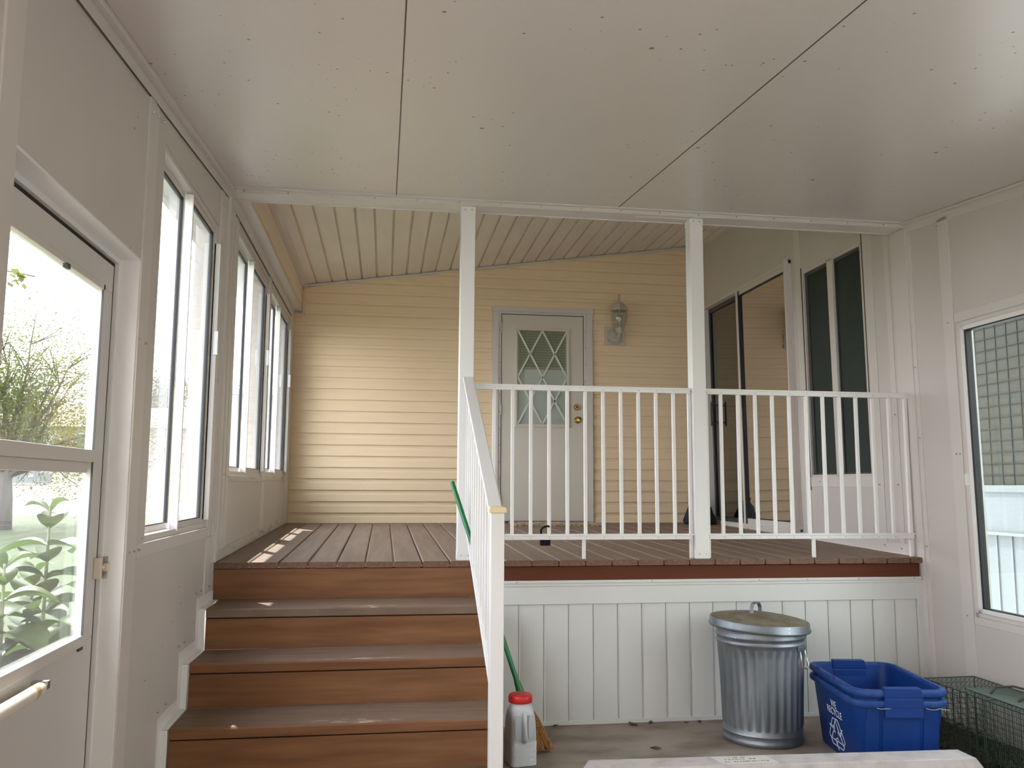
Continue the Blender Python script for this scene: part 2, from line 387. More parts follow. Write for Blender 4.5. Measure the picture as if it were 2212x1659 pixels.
# --- windows, left wall
def slider_left(n, W, lab):
    y0, y1, z0, z1 = W; ym = (y0+y1)/2
    e = empty('window_%d' % n, (XL, (y0+y1)/2, z0)); struct(e, lab, 'window')
    m = MB(); t = .022
    for a in ((y0, y1, z0, z0+t), (y0, y1, z1-t, z1), (y0, y0+.012, z0+t, z1-t), (y1-.016, y1, z0+t, z1-t)):
        m.box(XW-.012, XL-.008, *a)
    m.box(XW-.03, XW-.012, y0-.03, y0, z0-.02, z1+.03); m.box(XW-.03, XW-.012, y1, y1+.03, z0-.02, z1+.03)
    m.box(XW-.03, XW-.012, y0-.03, y1+.03, z1, z1+.03); m.box(XW-.05, XW-.012, y0-.03, y1+.03, z0-.03, z0)
    m.build('window_frame', M_trim, e, bevel=.0015)
    def sash(x, a, b, nm, stile, lead):
        m = MB(); r = .024
        m.box(x-.009, x+.009, a, b, z0+t, z0+t+r); m.box(x-.009, x+.009, a, b, z1-t-r, z1-t)
        m.box(x-.009, x+.009, a, a+lead, z0+t+r, z1-t-r); m.box(x-.009, x+.009, b-stile, b, z0+t+r, z1-t-r)
        s = m.build(nm, M_trim, e, bevel=.0012)
        g = MB(); q = .014
        ga, gb, gz0, gz1 = a+lead, b-stile, z0+t+r, z1-t-r
        for bx in ((ga, gb, gz0, gz0+.004), (ga, gb, gz1-q*.7, gz1), (gb-q, gb, gz0, gz1), (ga, ga+.003, gz0, gz1)):
            g.box(x-.0085, x+.0075, *bx)
        g.build('gasket', M_black, s)
        MB().box(x-.003, x+.001, ga, gb, gz0, gz1).build('glass', G_dirty, s)
        return s
    sash(XL-.053, y0+.012, ym+.005, 'outer_sash', .028, .01)
    s2 = sash(XL-.026, ym-.022, y1-.012, 'inner_sash', .030, .03)
    MB().box(XL-.035, XL-.002, ym-.034, ym-.022, z0+.012, z1-t-.01).build('meeting_stile', M_white, e, bevel=.002)
    MB().box(XL-.018, XL+.013, y1-.016, y1-.010, z0+.035, z1-.09).build('pull_rail', M_white, e, bevel=.003)
    MB().box(XL-.0, XL+.022, y1-.03, y1-.018, z0+.56*(z1-z0), z0+.64*(z1-z0)).build('latch', M_white, e, bevel=.003)
slider_left(1, W1, 'first sliding window in the left wall, beside the storm door')
slider_left(2, W2, 'sliding window above the deck in the left wall, nearer one')
slider_left(3, W3, 'sliding window above the deck in the left wall, next to the yellow wall')

# --- right wall (leans a little), openings: patio door, slider, big window
PD = (5.90, 7.665, .90, 2.905); SW = (4.950, 5.735, 1.295, 2.765); BW = (1.4, 4.085, .575, 2.085)
m = MB()
XRO = XR+.09
def wr(y0, y1, z0, za, zb=None): m.slope(XR, XRO, y0, y1, z0, z0, za, za if zb is None else zb)
wr(Y0, BW[0], -.25, zc(Y0), zc(BW[0])); wr(BW[0], BW[1], -.25, BW[2]); wr(BW[0], BW[1], BW[3], zc(BW[0]), zc(BW[1]))
wr(BW[1], 4.5, -.25, zc(BW[1]), zc(YC)); wr(4.5, SW[0], -.05, 3.6); wr(SW[0], SW[1], -.05, SW[2]); wr(SW[0], SW[1], SW[3], 3.6)
wr(SW[1], PD[0], -.05, 3.6); wr(PD[0], PD[1], -.05, PD[2]); wr(PD[0], PD[1], PD[3], 3.6); wr(PD[1], YB+.1, -.05, 3.6)
WRO = m.lean().build('wall_right', M_wall); struct(WRO, 'grey-white panelled right wall with patio door and windows', 'wall')
def strip_r(parts, label, mt=M_trim, bevel=.0015):
    for y0, y1, z0, z1, *r in parts:
        tt = r[0] if r else .006
        struct(MB().box(XR-tt, XR+.002, y0, y1, z0, z1).lean().build(tn(), mt, bevel=bevel), label, 'trim')
strip_r([(4.105, 4.19, 0, 2.68)], 'vertical channel strip beside the big right window')
strip_r([(4.44, 4.475, 0, 2.70, .005), (4.475, 4.62, 0, 2.72, .012)], 'corner channel on the right wall at the deck edge')
strip_r([(4.66, 4.71, .85, 2.9, .004), (4.84, 4.935, .85, 2.95, .005)], 'vertical strips between the deck edge and the slider window')
strip_r([(5.75, 5.83, .87, 3.1, .005)], 'vertical strip between slider window and patio door')
strip_r([(4.95, 5.735, 1.225, 1.293, .007)], 'sill strip under the slider window')
strip_r([(4.935, 4.945, 1.22, 2.83, .0065), (5.742, 5.75, 1.2, 2.80, .0055)], 'dark joint lines beside the slider window', M_seam, 0)
strip_r([(2.0, 4.1, .535, .573, .005), (2.0, 4.1, 2.09, 2.14, .006)], 'head and sill strips of the big right window')
strip_r([(4.62, 5.9, .842, .90, .006)], 'base flashing on the right wall along the deck')
m = MB(); m.slope(XR-.006, XR+.002, Y0, YC, zc(Y0)-.060, zc(YC)-.060, zc(Y0)-.001, zc(YC)-.001)
m.slope(XR-.03, XR-.006, Y0, YC, zc(Y0)-.015, zc(YC)-.015, zc(Y0)-.001, zc(YC)-.001)
m.lean(); struct(m.build(tn(), M_trim, bevel=.002), 'channel where the right wall meets the carport ceiling', 'trim')
m = MB(); m.box(XR-.05, XR+.01, YC+.06, YB, zs(2.95)-.045, zs(2.95)+.01)
m.lean(); struct(m.build(tn(), M_trim, bevel=.002), 'white soffit channel along the right wall', 'trim')
lp = []
for (y, z) in [(4.455,1.5),(4.455,1.9),(4.455,.9),(4.69,1.24),(4.88,1.24),(4.69,.87),(4.86,.88),(4.15,1.4),(4.15,2.1),(4.12,1.4),(4.15,.57),(5.1,1.26),(5.3,1.26),(5.6,1.26),(4.15,2.64),(4.2,2.65),(4.68,1.65)]:
    lp.append((XR-.0136*(z-1.225), y, z))
screws(WRO, lp, (-1, 0, 0), ln=.0145)

# slider window of the right wall
M_screen = mat('green_insect_screen', (.034, .046, .038, 1), .85, noise=((240, 240, 240), (.02, .03, .025, 1), .4, .6))
M_charcoal = mat('charcoal_track', (.055, .058, .06, 1), .5)
e = empty('window_4', (XR, 5.34, 1.3)); struct(e, 'tall slider window with dark green screens in the right wall', 'window')
m = MB()
y0, y1, z0, z1 = SW
for a in ((y0, y1, z0, z0+.012), (y0, y1, z1-.012, z1), (y0, y0+.018, z0, z1), (y1-.014, y1, z0, z1)): m.box(XR-.004, XR+.03, *a)
m.box(XR-.004, XR+.035, 5.312, 5.382, z0, z1)
m.lean().build('window_frame', M_trim, e, bevel=.001)
for a, b in ((y0+.018, 5.312), (5.382, y1-.014)):
    m = MB(); t = .022
    for q in ((a, b, z0+.012, z0+.012+.01), (a, b, z1-.012-t, z1-.012), (a, a+.008, z0, z1-.01), (b-.035 if a > 5.3 else b-.012, b, z0, z1-.01)): m.box(XR+.012, XR+.034, *q)
    s = m.lean().build('sash', M_charcoal, e)
    MB().box(XR+.022, XR+.026, a+.006, b-.012, z0+.02, z1-.03).lean().build('screen', M_screen, s)
m = MB().box(XR+.05, XR+.08, y0, y1, z0, z1)
m.lean().build('dark_pane', M_black, e)
# patio door
e = empty('door_2', (XR, 6.8, .9)); struct(e, 'sliding glass patio door in the right wall reflecting the yellow siding', 'door')
y0, y1, z0, z1 = PD
m = MB()
for a in ((y0, y1, z0-.03, z0+.018), (y0, y1, z1-.028, z1), (y0, y0+.035, z0, z1), (y1-.03, y1, z0, z1)): m.box(XR-.02, XR+.07, *a)
m.box(XR-.055, XR-.02, y0, y0+.018, z0-.03, z1); m.box(XR-.03, XR+.0, y0+.9, y1, z0-.04, z0-.012)
m.lean().build('door_frame', M_trim, e, bevel=.002)
ym = 6.87
def dsash(a, b, x, g, nm, mt=M_trim, bot=.062, st=.03):
    m = MB(); zt_ = z1-.028
    m.box(x-.012, x+.012, a, b, z0+.018, z0+bot); m.box(x-.012, x+.012, a, b, zt_-.035, zt_)
    m.box(x-.012, x+.012, a, a+st*.7, z0+bot, zt_-.035); m.box(x-.012, x+.012, b-st, b, z0+bot, zt_-.035)
    s = m.lean().build(nm, mt, e, bevel=.001)
    k = MB()
    for q in ((a+st*.7, b-st, z0+bot, z0+bot+.006), (a+st*.7, b-st, zt_-.042, zt_-.035), (a+st*.7, a+st*.7+.005, z0+bot, zt_-.04), (b-st-.007, b-st, z0+bot, zt_-.04)): k.box(x-.0125, x+.008, *q)
    k.lean().build('gasket', M_black, s)
    MB().box(x, x+.004, a+st*.7, b-st, z0+bot, zt_-.035).lean().build('glass', g, s)
    return s
dsash(y0+.03, ym, XR+.004, G_mirror, 'fixed_panel')
s2 = dsash(ym-.012, y1-.03, XR+.042, G_dark, 'sliding_panel', mt=M_charcoal, bot=.05, st=.028)
MB().box(XR-.014, XR+.03, ym-.01, ym+.03, z0+.018, z1-.028).lean().build('meeting_stile', M_trim, e, bevel=.001)
MB().box(XR-.012, XR+.03, ym-.03, ym-.012, z0+.018, z1-.028).lean().build('weatherstrip', M_black, e)
hm = MB(); hx = XR-.02; hy = 7.50
hm.box(hx-.012, hx+.0, hy-.012, hy+.012, 1.77, 1.99); hm.tube([(hx, hy, 1.80), (XR+.04, hy, 1.80)], .006, 8); hm.tube([(hx, hy, 1.96), (XR+.04, hy, 1.96)], .006, 8)
hm.lean().build('door_handle', mat('dark_metal_handle', (.10, .10, .10, 1), .3, metal=.8), s2, bevel=.002)
# rooms behind the glass of the right wall
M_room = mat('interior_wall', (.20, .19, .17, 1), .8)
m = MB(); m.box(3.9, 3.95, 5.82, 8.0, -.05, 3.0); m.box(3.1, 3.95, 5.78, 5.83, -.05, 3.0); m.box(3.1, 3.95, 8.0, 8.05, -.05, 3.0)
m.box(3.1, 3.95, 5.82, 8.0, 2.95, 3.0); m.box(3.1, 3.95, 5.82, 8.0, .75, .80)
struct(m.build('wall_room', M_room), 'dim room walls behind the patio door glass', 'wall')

# big right window
e = empty('window_5', (XR, 3.2, .575)); struct(e, 'large picture window in the right wall, cut by the picture edge', 'window')
y0, y1, z0, z1 = BW
m = MB()
m.box(XR-.006, XR+.06, y0, y1, z0, z0+.02); m.box(XR-.006, XR+.06, y0, y1, z1-.02, z1); m.box(XR-.006, XR+.06, y1-.025, y1, z0, z1)
m.box(XR-.006, XR+.06, y0, y0+.03, z0, z1)
m.lean().build('window_frame', M_trim, e, bevel=.0015)
m = MB()
m.box(XR-.012, XR+.03, y0+.03, y1-.03, z0+.022, z0+.045); m.box(XR-.012, XR+.03, y0+.03, y1-.03, z1-.045, z1-.022); m.box(XR-.012, XR+.03, y1-.058, y1-.03, z0+.022, z1-.022)
s = m.lean().build('sash', M_white, e, bevel=.0015)
m = MB()
m.box(XR-.008, XR+.025, y1-.072, y1-.058, z0+.045, z1-.045); m.box(XR-.008, XR+.02, y0+.03, y1-.058, z1-.052, z1-.045); m.box(XR-.008, XR+.02, y0+.03, y1-.058, z0+.045, z0+.05)
m.lean().build('gasket', M_black, s)
MB().box(XR+.008, XR+.012, y0+.03, y1-.06, z0+.045, z1-.045).lean().build('glass', glass('grey_window_glass', (.72, .76, .74, 1), .06), s)
MB().box(XR-.022, XR-.01, y1-.034, y1-.004, 1.235, 1.295).lean().build('latch', M_white, e, bevel=.002)

# --- carport beam and ceiling edge channel
m = MB()
m.box(XL, XR, YC-.03, YC+.012, 2.742, 2.752); m.box(XL, XR, YC-.004, YC+.012, 2.722, 2.745)
m.prism([(YC+.012, 2.7225), (YC+.115, 2.7225), (YC+.115, 2.775), (YC+.012, 2.775)], XL, XR, 'x')
m.box(XL+.01, XR, YC+.115, YC+.13, 2.718, 2.80)
m.box(XL, XR, YC-.008, YC-.002, 2.7255, 2.729)
bm_ = m.build(tn(), M_trim, bevel=.0015); struct(bm_, 'white aluminium beam across the opening above the railings', 'beam')
screws(bm_, [(XL+.07+i*.224, YC-.002, 2.736) for i in range(17)], (0, -1, 0), ln=.0095)
B(1.36, 1.72, YC+.03, YC+.05, 2.7215, 2.7235).build('loose_strip', M_white, bm_)

# ================================================================== DECK
dk = thing('deck', 'raised porch deck of brown stained boards with white ribbed skirting', 'deck', (1.1, YF, 0))
m = MB(); X0 = -.6513; S = .1425
def board(xa, xb):
    g = .0032
    a, b = xa+g, xb-g; t = .030; c = .005
    y0, y1 = YF, YB-.0185
    def ring(y):
        z = zd(y)
        return [(a+c, y, z-t), (a, y, z-t+c), (a, y, z-c), (a+c, y, z), (b-c, y, z), (b, y, z-c), (b, y, z-t+c), (b-c, y, z-t)]
    m.cur = 0; m.loft([ring(y0), ring(y1)], cap=False)
    m.cur = 1; m.add(ring(y0), [tuple(range(8))])
m.cur = 0
edges = [XL+.002]+[X0+k*S for k in range(26)]+[2.985]
for a, b in zip(edges[:-1], edges[1:]):
    board(a, b)
m.build('decking', [M_deck, M_deckend], dk, auto=30)
B(.502, 2.972, YF+.018, YF+.056, .731, .803).build('fascia_board', M_fascia, dk, bevel=.002)
B(XL+.01, 2.972, YF+.06, YF+.10, .60, .80).build('joist', M_darkgap, dk)
m = MB(); m.box(.502, 2.975, YF+.006, YF+.05, .716, .731); m.box(.502, 2.975, YF+.012, YF+.05, .700, .717); m.box(.457, 2.985, YF+.016, YF+.05, .608, .70)
m.build('skirt_cap', M_whiter, dk, bevel=.002)
m = MB(); pr = [(.502, YF+.024)]; x = .5892
while x < 2.975:
    pr += [(x, YF+.024), (x+.116, YF+.024), (x+.117, YF+.031), (x+.1215, YF+.031), (x+.1225, YF+.0235), (x+.128, YF+.026)]; x += .1317
pr = [p_ for p_ in pr if p_[0] < 2.975]+[(2.975, YF+.024), (2.975, YF+.05), (.502, YF+.05)]
m.prism(pr, .012, .612, 'z'); m.box(.502, 2.975, YF+.018, YF+.05, 0, .02)
m.build('skirting', M_skirt, dk, auto=30)
m = MB(); m.box(2.95, 2.99, YF+.014, YF+.05, 0, .715); m.build('corner_trim', M_whiter, dk, bevel=.002)
screws(dk, [(x, YF+.008, .7235) for x in (.695, 1.42, 2.02, 2.3, 2.60, 2.93)], (0, -1, 0), r=.005, ln=.006)
# stairs
st = thing('porch_stairs', 'brown stained wooden stairs with worn treads going up to the deck', 'stairs', (-.2, 3.9, 0))
M_tread = mat('worn_tread_stain', (.215, .142, .098, 1), .6, noise=((5, 30, 8), (.15, .094, .064, 1), .3, .72), bump=((8, 60, 30), .25, .002))
# worn bare-wood streaks around the middle of each nosing
def wear(m_, y_edges):
    n = m_.node_tree; b = n.nodes['Principled BSDF']; src = b.inputs['Base Color'].links[0].from_socket
    g = n.nodes.new('ShaderNodeNewGeometry'); sp_ = n.nodes.new('ShaderNodeSeparateXYZ'); n.links.new(g.outputs['Position'], sp_.inputs[0])
    mp = n.nodes.new('ShaderNodeMapping'); mp.inputs['Scale'].default_value = (13, 170, 60); n.links.new(g.outputs['Position'], mp.inputs[0])
    t = n.nodes.new('ShaderNodeTexNoise'); t.inputs['Scale'].default_value = 1; t.inputs['Detail'].default_value = 5; n.links.new(mp.outputs[0], t.inputs[0])
    def mth(op, a, c=0.0, clamp=False):
        x = n.nodes.new('ShaderNodeMath'); x.operation = op; x.use_clamp = clamp
        for i, q in enumerate((a, c)):
            if isinstance(q, (int, float)): x.inputs[i].default_value = q
            else: n.links.new(q, x.inputs[i])
        return x.outputs[0]
    # across x: centred -.1, half width .38
    wx = mth('SUBTRACT', 1.0, mth('MULTIPLY', mth('ABSOLUTE', mth('ADD', sp_.outputs[0], .07)), 2.1), True)
    # distance behind the nosing of the tread: y measured modulo the run
    fy = mth('FRACT', mth('DIVIDE', mth('SUBTRACT', sp_.outputs[1], YF-4*RUN), RUN))
    wy = mth('SUBTRACT', 1.0, mth('MULTIPLY', mth('ABSOLUTE', mth('SUBTRACT', fy, .12)), 4.5), True)
    k = mth('MULTIPLY', wx, wy)
    th = mth('SUBTRACT', .80, mth('MULTIPLY', k, .31))
    sel = mth('MULTIPLY', mth('SUBTRACT', t.outputs[0], th), 28, True)
    mx = n.nodes.new('ShaderNodeMix'); mx.data_type = 'RGBA'; n.links.new(sel, mx.inputs[0]); n.links.new(src, mx.inputs[6]); mx.inputs[7].default_value = (.62, .50, .36, 1)
    n.links.new(mx.outputs[2], b.inputs['Base Color'])
wear(M_tread, None)
XS0, XS1 = XL+.032, .500
for k in range(1, 5):
    zt_ = ZDK-k*RISE; yf = YF-k*RUN
    m = MB(); m.cur = 0; y_ = yf; t = .040
    pr = [(yf, zt_-t+.003), (yf+.003, zt_-t), (yf+RUN+.008, zt_-t), (yf+RUN+.008, zt_), (yf+.006, zt_), (yf, zt_-.006)]
    m.prism(pr, XS0, XS1 if k < 4 else .40, 'x')
    o = m.build('tread', [M_tread, M_riser], st)
    # nosing face keeps the redder stain on the lower steps
    if k >= 2:
        for p_ in o.data.polygons:
            if p_.normal.y < -.7: p_.material_index = 1
for k in range(0, 5):
    zt_ = ZDK-k*RISE; yf = YF-k*RUN
    top = zt_-(.033 if k == 0 else .045); bot = max(0, ZDK-(k+1)*RISE+.001)
    B(XS0-(.03 if k == 0 else 0), XS1 if k < 4 else .40, yf+.006, yf+.03, bot, top).build('riser', M_riser, st)
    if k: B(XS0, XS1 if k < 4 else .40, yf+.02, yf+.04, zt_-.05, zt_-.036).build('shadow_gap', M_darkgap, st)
m = MB()
for k in range(1, 5): m.box(.36, .398, YF-k*RUN+.031, YF-(k-1)*RUN+.004, 0, ZDK-k*RISE-.042)
m.build('stringer', M_riser, st)

# ================================================================== POSTS AND RAILINGS
def post(x0, label):
    e = thing('support_post', label, 'post', (x0+.038, 4.555, ZDK), 'white square posts on the deck edge')
    B(x0, x0+.0765, 4.515, 4.592, zd(4.55), 2.7225).build('post_shaft', M_white, e, bevel=.003)
    for za, zb_ in ((zd(4.55), .882), (2.69, 2.7225)): B(x0-.001, x0+.0775, 4.512, 4.594, za, zb_).build('bracket', M_white, e, bevel=.001)
    for z in (.862, 2.706):
        for dx in (.02, .057):
            MB().tube([(x0+dx, 4.508, z), (x0+dx, 4.512, z)], .0045, 10).build('screw', M_metal, e)
    return e
post(.3846, 'white square post at the top of the stairs, left of the two posts')
post(1.673, 'white square post between the two railings, right of the two posts')

def guard(xa, xb, bal, sup, label, ends, over):
    e = thing('guard_railing', label, 'railing', ((xa+xb)/2, 4.555, ZDK), 'white aluminium guard railings along the deck edge')
    def rail(z1, nm, xb_):
        m = MB(); y = 4.553
        m.box(xa, xb_, y-.019, y+.019, z1-.010, z1); m.box(xa, xb_-.004, y-.015, y+.015, z1-.030, z1-.009)
        r = m.build(nm, M_white, e, bevel=.0015)
        screws(r, [(x, y-.014, z1-.019) for x in bal+[ends[0], ends[1]]], (0, -1, 0), ln=.0035, mt=M_whitescrew)
    zt1, zb1 = 1.762, .968
    rail(zt1, 'top_rail', xb+over); rail(zb1, 'bottom_rail', xb+over)
    for x in bal: B(x-.0085, x+.0085, 4.544, 4.562, zb1-.002, zt1-.028).build('baluster', M_white, e, bevel=.0015)
    for x in ends: B(x-.009, x+.009, 4.543, 4.563, zd(4.55), zt1-.028).build('end_post', M_white, e, bevel=.0015)
    B(sup-.009, sup+.009, 4.546, 4.562, zd(4.55), zb1-.03).build('support_leg', M_white, e, bevel=.0015)
balA = [.477+.0995*i for i in range(1, 12)]
balB = [1.846+.1009*i for i in range(0, 11)]
guard(.4615, 1.6725, balA, 1.064, 'white guard railing between the two posts, in front of the entry door', (.471, 1.662), 0)
guard(1.750, 2.985, balB, 2.37, 'white guard railing from the right post to the right wall', (1.760, 2.957), -.01)

# stair railing
e = thing('stair_railing', 'white stair railing descending from the left post to a cream-capped newel', 'railing', (.43, 3.3, 0))
RX = .43
def zr(y, z_low, z_hi): return z_low+(y-3.30)/(4.43-3.30)*(z_hi-z_low)
NY0, NY1 = 3.262, 3.314
B(RX-.026, RX+.026, NY0, NY1, 0, 1.120).build('newel_post', M_white, e, bevel=.003)
m = MB()
m.loft([[(RX-a, NY0+.026-a, z), (RX+a, NY0+.026-a, z), (RX+a, NY0+.026+a, z), (RX-a, NY0+.026+a, z)] for a, z in ((.033, 1.120), (.034, 1.134), (.028, 1.142), (.005, 1.147))])
tag(m.build('post_cap', mat('cream_plastic_cap', (.82, .68, .42, 1), .45), e, bevel=.0015), 'cream plastic post cap')
m = MB()
def srail(zl, zh, w_, h_, ya=NY1-.002, yb=4.512):
    a, b = zr(ya, zl, zh), zr(yb, zl, zh)
    m.slope(RX-w_/2, RX+w_/2, ya, yb, a-h_, b-h_, a, b)
srail(1.115, 1.748, .056, .014); srail(1.103, 1.736, .040, .026)
m.build('handrail', M_white, e, bevel=.004)
m = MB(); srail(.445, 1.035, .036, .012); srail(.435, 1.025, .028, .024)
m.build('lower_rail', M_white, e, bevel=.002)
for i in range(11):
    y = 3.40+i*.099
    B(RX-.0085, RX+.0085, y-.0085, y+.0085, zr(y, .43, 1.02), zr(y, 1.09, 1.72)).build('baluster', M_white, e, bevel=.0015)
B(RX-.0085, RX+.0085, 4.492, 4.511, .99, 1.76).build('end_post', M_white, e, bevel=.0015)

# ================================================================== ENTRY DOOR
e = empty('door_1', (1.415, YB, .89)); struct(e, 'almond entry door with diamond lattice window in the yellow wall', 'door')
zb = zd(YB)
m = MB(); a = YB-.03
m.box(.951, 1.008, a, YB, zb, 2.843); m.box(1.820, 1.882, a, YB, zb, 2.843); m.box(.945, 1.888, a-.004, YB, 2.803, 2.845)
m.box(1.008, 1.03, YB-.022, YB, zb, 2.803); m.box(1.80, 1.82, YB-.022, YB, zb, 2.803); m.box(1.03, 1.80, YB-.022, YB, 2.782, 2.803)
m.build('door_frame', M_trim, e, bevel=.002)
m = MB(); m.box(1.0305, 1.036, YB-.016, YB, zb, 2.782); m.box(1.794, 1.7995, YB-.016, YB, zb, 2.782); m.box(1.03, 1.80, YB-.016, YB, 2.776, 2.782)
m.box(1.036, 1.794, YB-.018, YB-.01, zb+.004, zb+.016)
m.build('weatherstrip', M_charcoal, e)
sl = B(1.036, 1.794, YB-.014, YB-.004, zb+.012, 2.776).build('door_slab', M_door, e, bevel=.001)
LX0, LX1, LZ0, LZ1 = 1.184, 1.640, 1.772, 2.632
m = MB(); f = .026
m.box(LX0-f, LX1+f, YB-.026, YB-.013, LZ1, LZ1+f); m.box(LX0-f, LX1+f, YB-.026, YB-.013, LZ0-f, LZ0)
m.box(LX0-f, LX0, YB-.026, YB-.013, LZ0, LZ1); m.box(LX1, LX1+f, YB-.026, YB-.013, LZ0, LZ1)
m.box(LX0-f+.006, LX1+f-.006, YB-.030, YB-.025, LZ1+.008, LZ1+.016); m.box(LX0-f+.006, LX1+f-.006, YB-.030, YB-.025, LZ0-.016, LZ0-.008)
m.box(LX0-.016, LX0-.008, YB-.030, YB-.025, LZ0-.01, LZ1+.01); m.box(LX1+.008, LX1+.016, YB-.030, YB-.025, LZ0-.01, LZ1+.01)
lf = m.build('window_frame', M_door, sl, bevel=.0015)
# lattice
m = MB()
def bar(p, q, w_=.0075):
    p, q = Vector((p[0], 0, p[1])), Vector((q[0], 0, q[1])); d = (q-p).normalized(); n = Vector((-d.z, 0, d.x))*w_
    bt = [p+n, q+n, q-n, p-n]
    m.add([(v.x, YB-.024, v.z) for v in bt]+[(v.x, YB-.0175, v.z) for v in bt], [(0,1,2,3),(7,6,5,4),(0,4,5,1),(1,5,6,2),(2,6,7,3),(3,7,4,0)])
xm, zm = (LX0+LX1)/2, (LZ0+LZ1)/2
bar((LX0, LZ1), (LX1, LZ0)); bar((LX1, LZ1), (LX0, LZ0)); bar((xm, LZ1), (LX0, zm)); bar((xm, LZ1), (LX1, zm)); bar((LX0, zm), (xm, LZ0)); bar((LX1, zm), (xm, LZ0))
m.build('lattice', M_whiter, sl)
B(LX0, LX1, YB-.0165, YB-.0155, LZ0, LZ1).build('glass', glass('door_glass', (.92, .94, .90, 1), .05), sl)
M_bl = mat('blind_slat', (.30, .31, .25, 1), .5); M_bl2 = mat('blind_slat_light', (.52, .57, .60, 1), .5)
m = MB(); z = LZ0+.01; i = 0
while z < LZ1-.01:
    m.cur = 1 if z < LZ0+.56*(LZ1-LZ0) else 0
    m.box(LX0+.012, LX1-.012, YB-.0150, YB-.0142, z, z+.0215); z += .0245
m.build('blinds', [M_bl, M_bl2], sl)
m = MB()
m.tube([(1.733, YB-.014, 1.935), (1.733, YB-.020, 1.935), (1.733, YB-.030, 1.935)], [.030, .030, .022], 24)
tag(m.build('deadbolt', M_brass, sl, smooth=False), 'brass deadbolt')
MB().tube([(1.733, YB-.0302, 1.935), (1.733, YB-.032, 1.935)], .013, 16).build('keyhole', M_charcoal, sl)
m = MB(); prof = [(.032, .014), (.032, .020), (.014, .026), (.012, .045), (.022, .052), (.028, .064), (.024, .076), (.010, .080)]
m.tube([(1.741, YB-d, 1.818) for r, d in prof], [r for r, d in prof], 24)
tag(m.build('door_knob', M_brass, sl, auto=35), 'brass door knob')
for z in (1.1, 1.9, 2.65): B(1.022, 1.034, YB-.028, YB-.016, z-.045, z+.045).build('hinge', M_metal, e)
screws(e, [(x, YB-.03, .98+i*.15) for i in range(12) for x in (1.016, 1.812)], (0, -1, 0), r=.004, ln=.002, mt=M_charcoal, n=6)

# ================================================================== STORM DOOR (left)
XD = -.893
e = empty('door_3', (XD, 2.46, 0)); struct(e, 'white storm door with two-pane glass in the left wall', 'door')
m = MB()
m.box(XD-.03, XL+.001, 2.958, 2.966, 0, 1.97); m.box(XD-.03, XL+.001, 1.962, 1.968, 0, 1.97); m.box(XD-.03, XL+.001, 1.965, 2.962, 1.962, 1.97)
m.box(XD-.03, XD+.012, 2.935+.014, 2.962, 0, 1.965); m.box(XD-.03, XD+.012, 1.965, 1.985, 0, 1.965); m.box(XD-.03, XD+.012, 1.985, 2.949, 1.945, 1.965)
m.build('door_frame', M_white, e, bevel=.0015)
DY0, DY1, DZ0, DZ1 = 1.99, 2.933, .03, 1.932
GY0, GY1 = 2.115, 2.83
m = MB()
m.box(XD-.028, XD, DY0, DY1, DZ0, .745); m.box(XD-.028, XD, DY0, DY1, 1.842, DZ1)
m.box(XD-.028, XD, DY0, GY0-.012, .745, 1.842); m.box(XD-.028, XD, GY1+.012, DY1, .745, 1.842)
sl = m.build('door_slab', mat('storm_door_paint', (.62, .59, .57, 1), .4), e, bevel=.002)
m = MB(); q = .012
m.box(XD-.02, XD+.006, GY0-q, GY1+q, 1.83, 1.85); m.box(XD-.02, XD+.006, GY0-q, GY0+.004, .74, 1.85); m.box(XD-.02, XD+.006, GY1-.004, GY1+q, .74, 1.85)
m.box(XD-.02, XD+.008, GY0-q, GY1+q, .735, .768); m.box(XD-.022, XD+.010, GY0-q, GY1+q, 1.288, 1.325); m.box(XD-.026, XD-.012, GY0, GY1, 1.255, 1.288)
fr = m.build('window_frame', M_trim, sl, bevel=.002)
m = MB(); m.box(XD+.001, XD+.0065, GY1-.0065, GY1-.004, .768, 1.288); m.box(XD+.001, XD+.0065, GY1-.0065, GY1-.004, 1.325, 1.83)
m.build('gasket', M_charcoal, fr)
B(XD-.010, XD-.008, GY0, GY1, 1.32, 1.84).build('upper_glass', G_clear, sl)
B(XD-.016, XD-.014, GY0, GY1, .75, 1.29).build('lower_glass', glass('hazy_door_glass', (.93, .95, .94, 1), .04, haze=.022), sl)
m = MB(); m.box(XD, XD+.006, 2.80, 2.835, .725, .737); m.box(XD, XD+.012, 2.49, 2.515, 1.818, 1.832); m.build('clip', M_charcoal, sl)
B(XD-.028, XD-.003, 2.9332, 2.9488, .03, 1.945).build('weatherstrip', M_darkgap, e)
B(XD-.028, XD-.003, 1.985, 2.9332, 1.9322, 1.9448).build('weatherstrip', M_darkgap, e)
# latch
m = MB(); m.box(XD+.0, XD+.022, 2.905, 2.925, .925, .99); m.box(XD+.012, XD+.022, 2.92, 2.957, .954, .964); m.prism([(2.945, .945), (2.962, .945), (2.966, .958), (2.962, .972), (2.945, .972)], XD+.014, XD+.034, 'x')
lt = m.build('latch', mat('almond_plastic', (.66, .58, .48, 1), .4), sl, bevel=.003)
m = MB(); m.box(XD+.012, XD+.028, 2.954, 2.958, .922, .992)
for z in (.932, .982):
    mm = MB().tube([(XD+.022, 2.953, z), (XD+.022, 2.945, z)], .006, 10); m.add(mm.v, mm.f)
m.build('strike_plate', M_metal, lt)
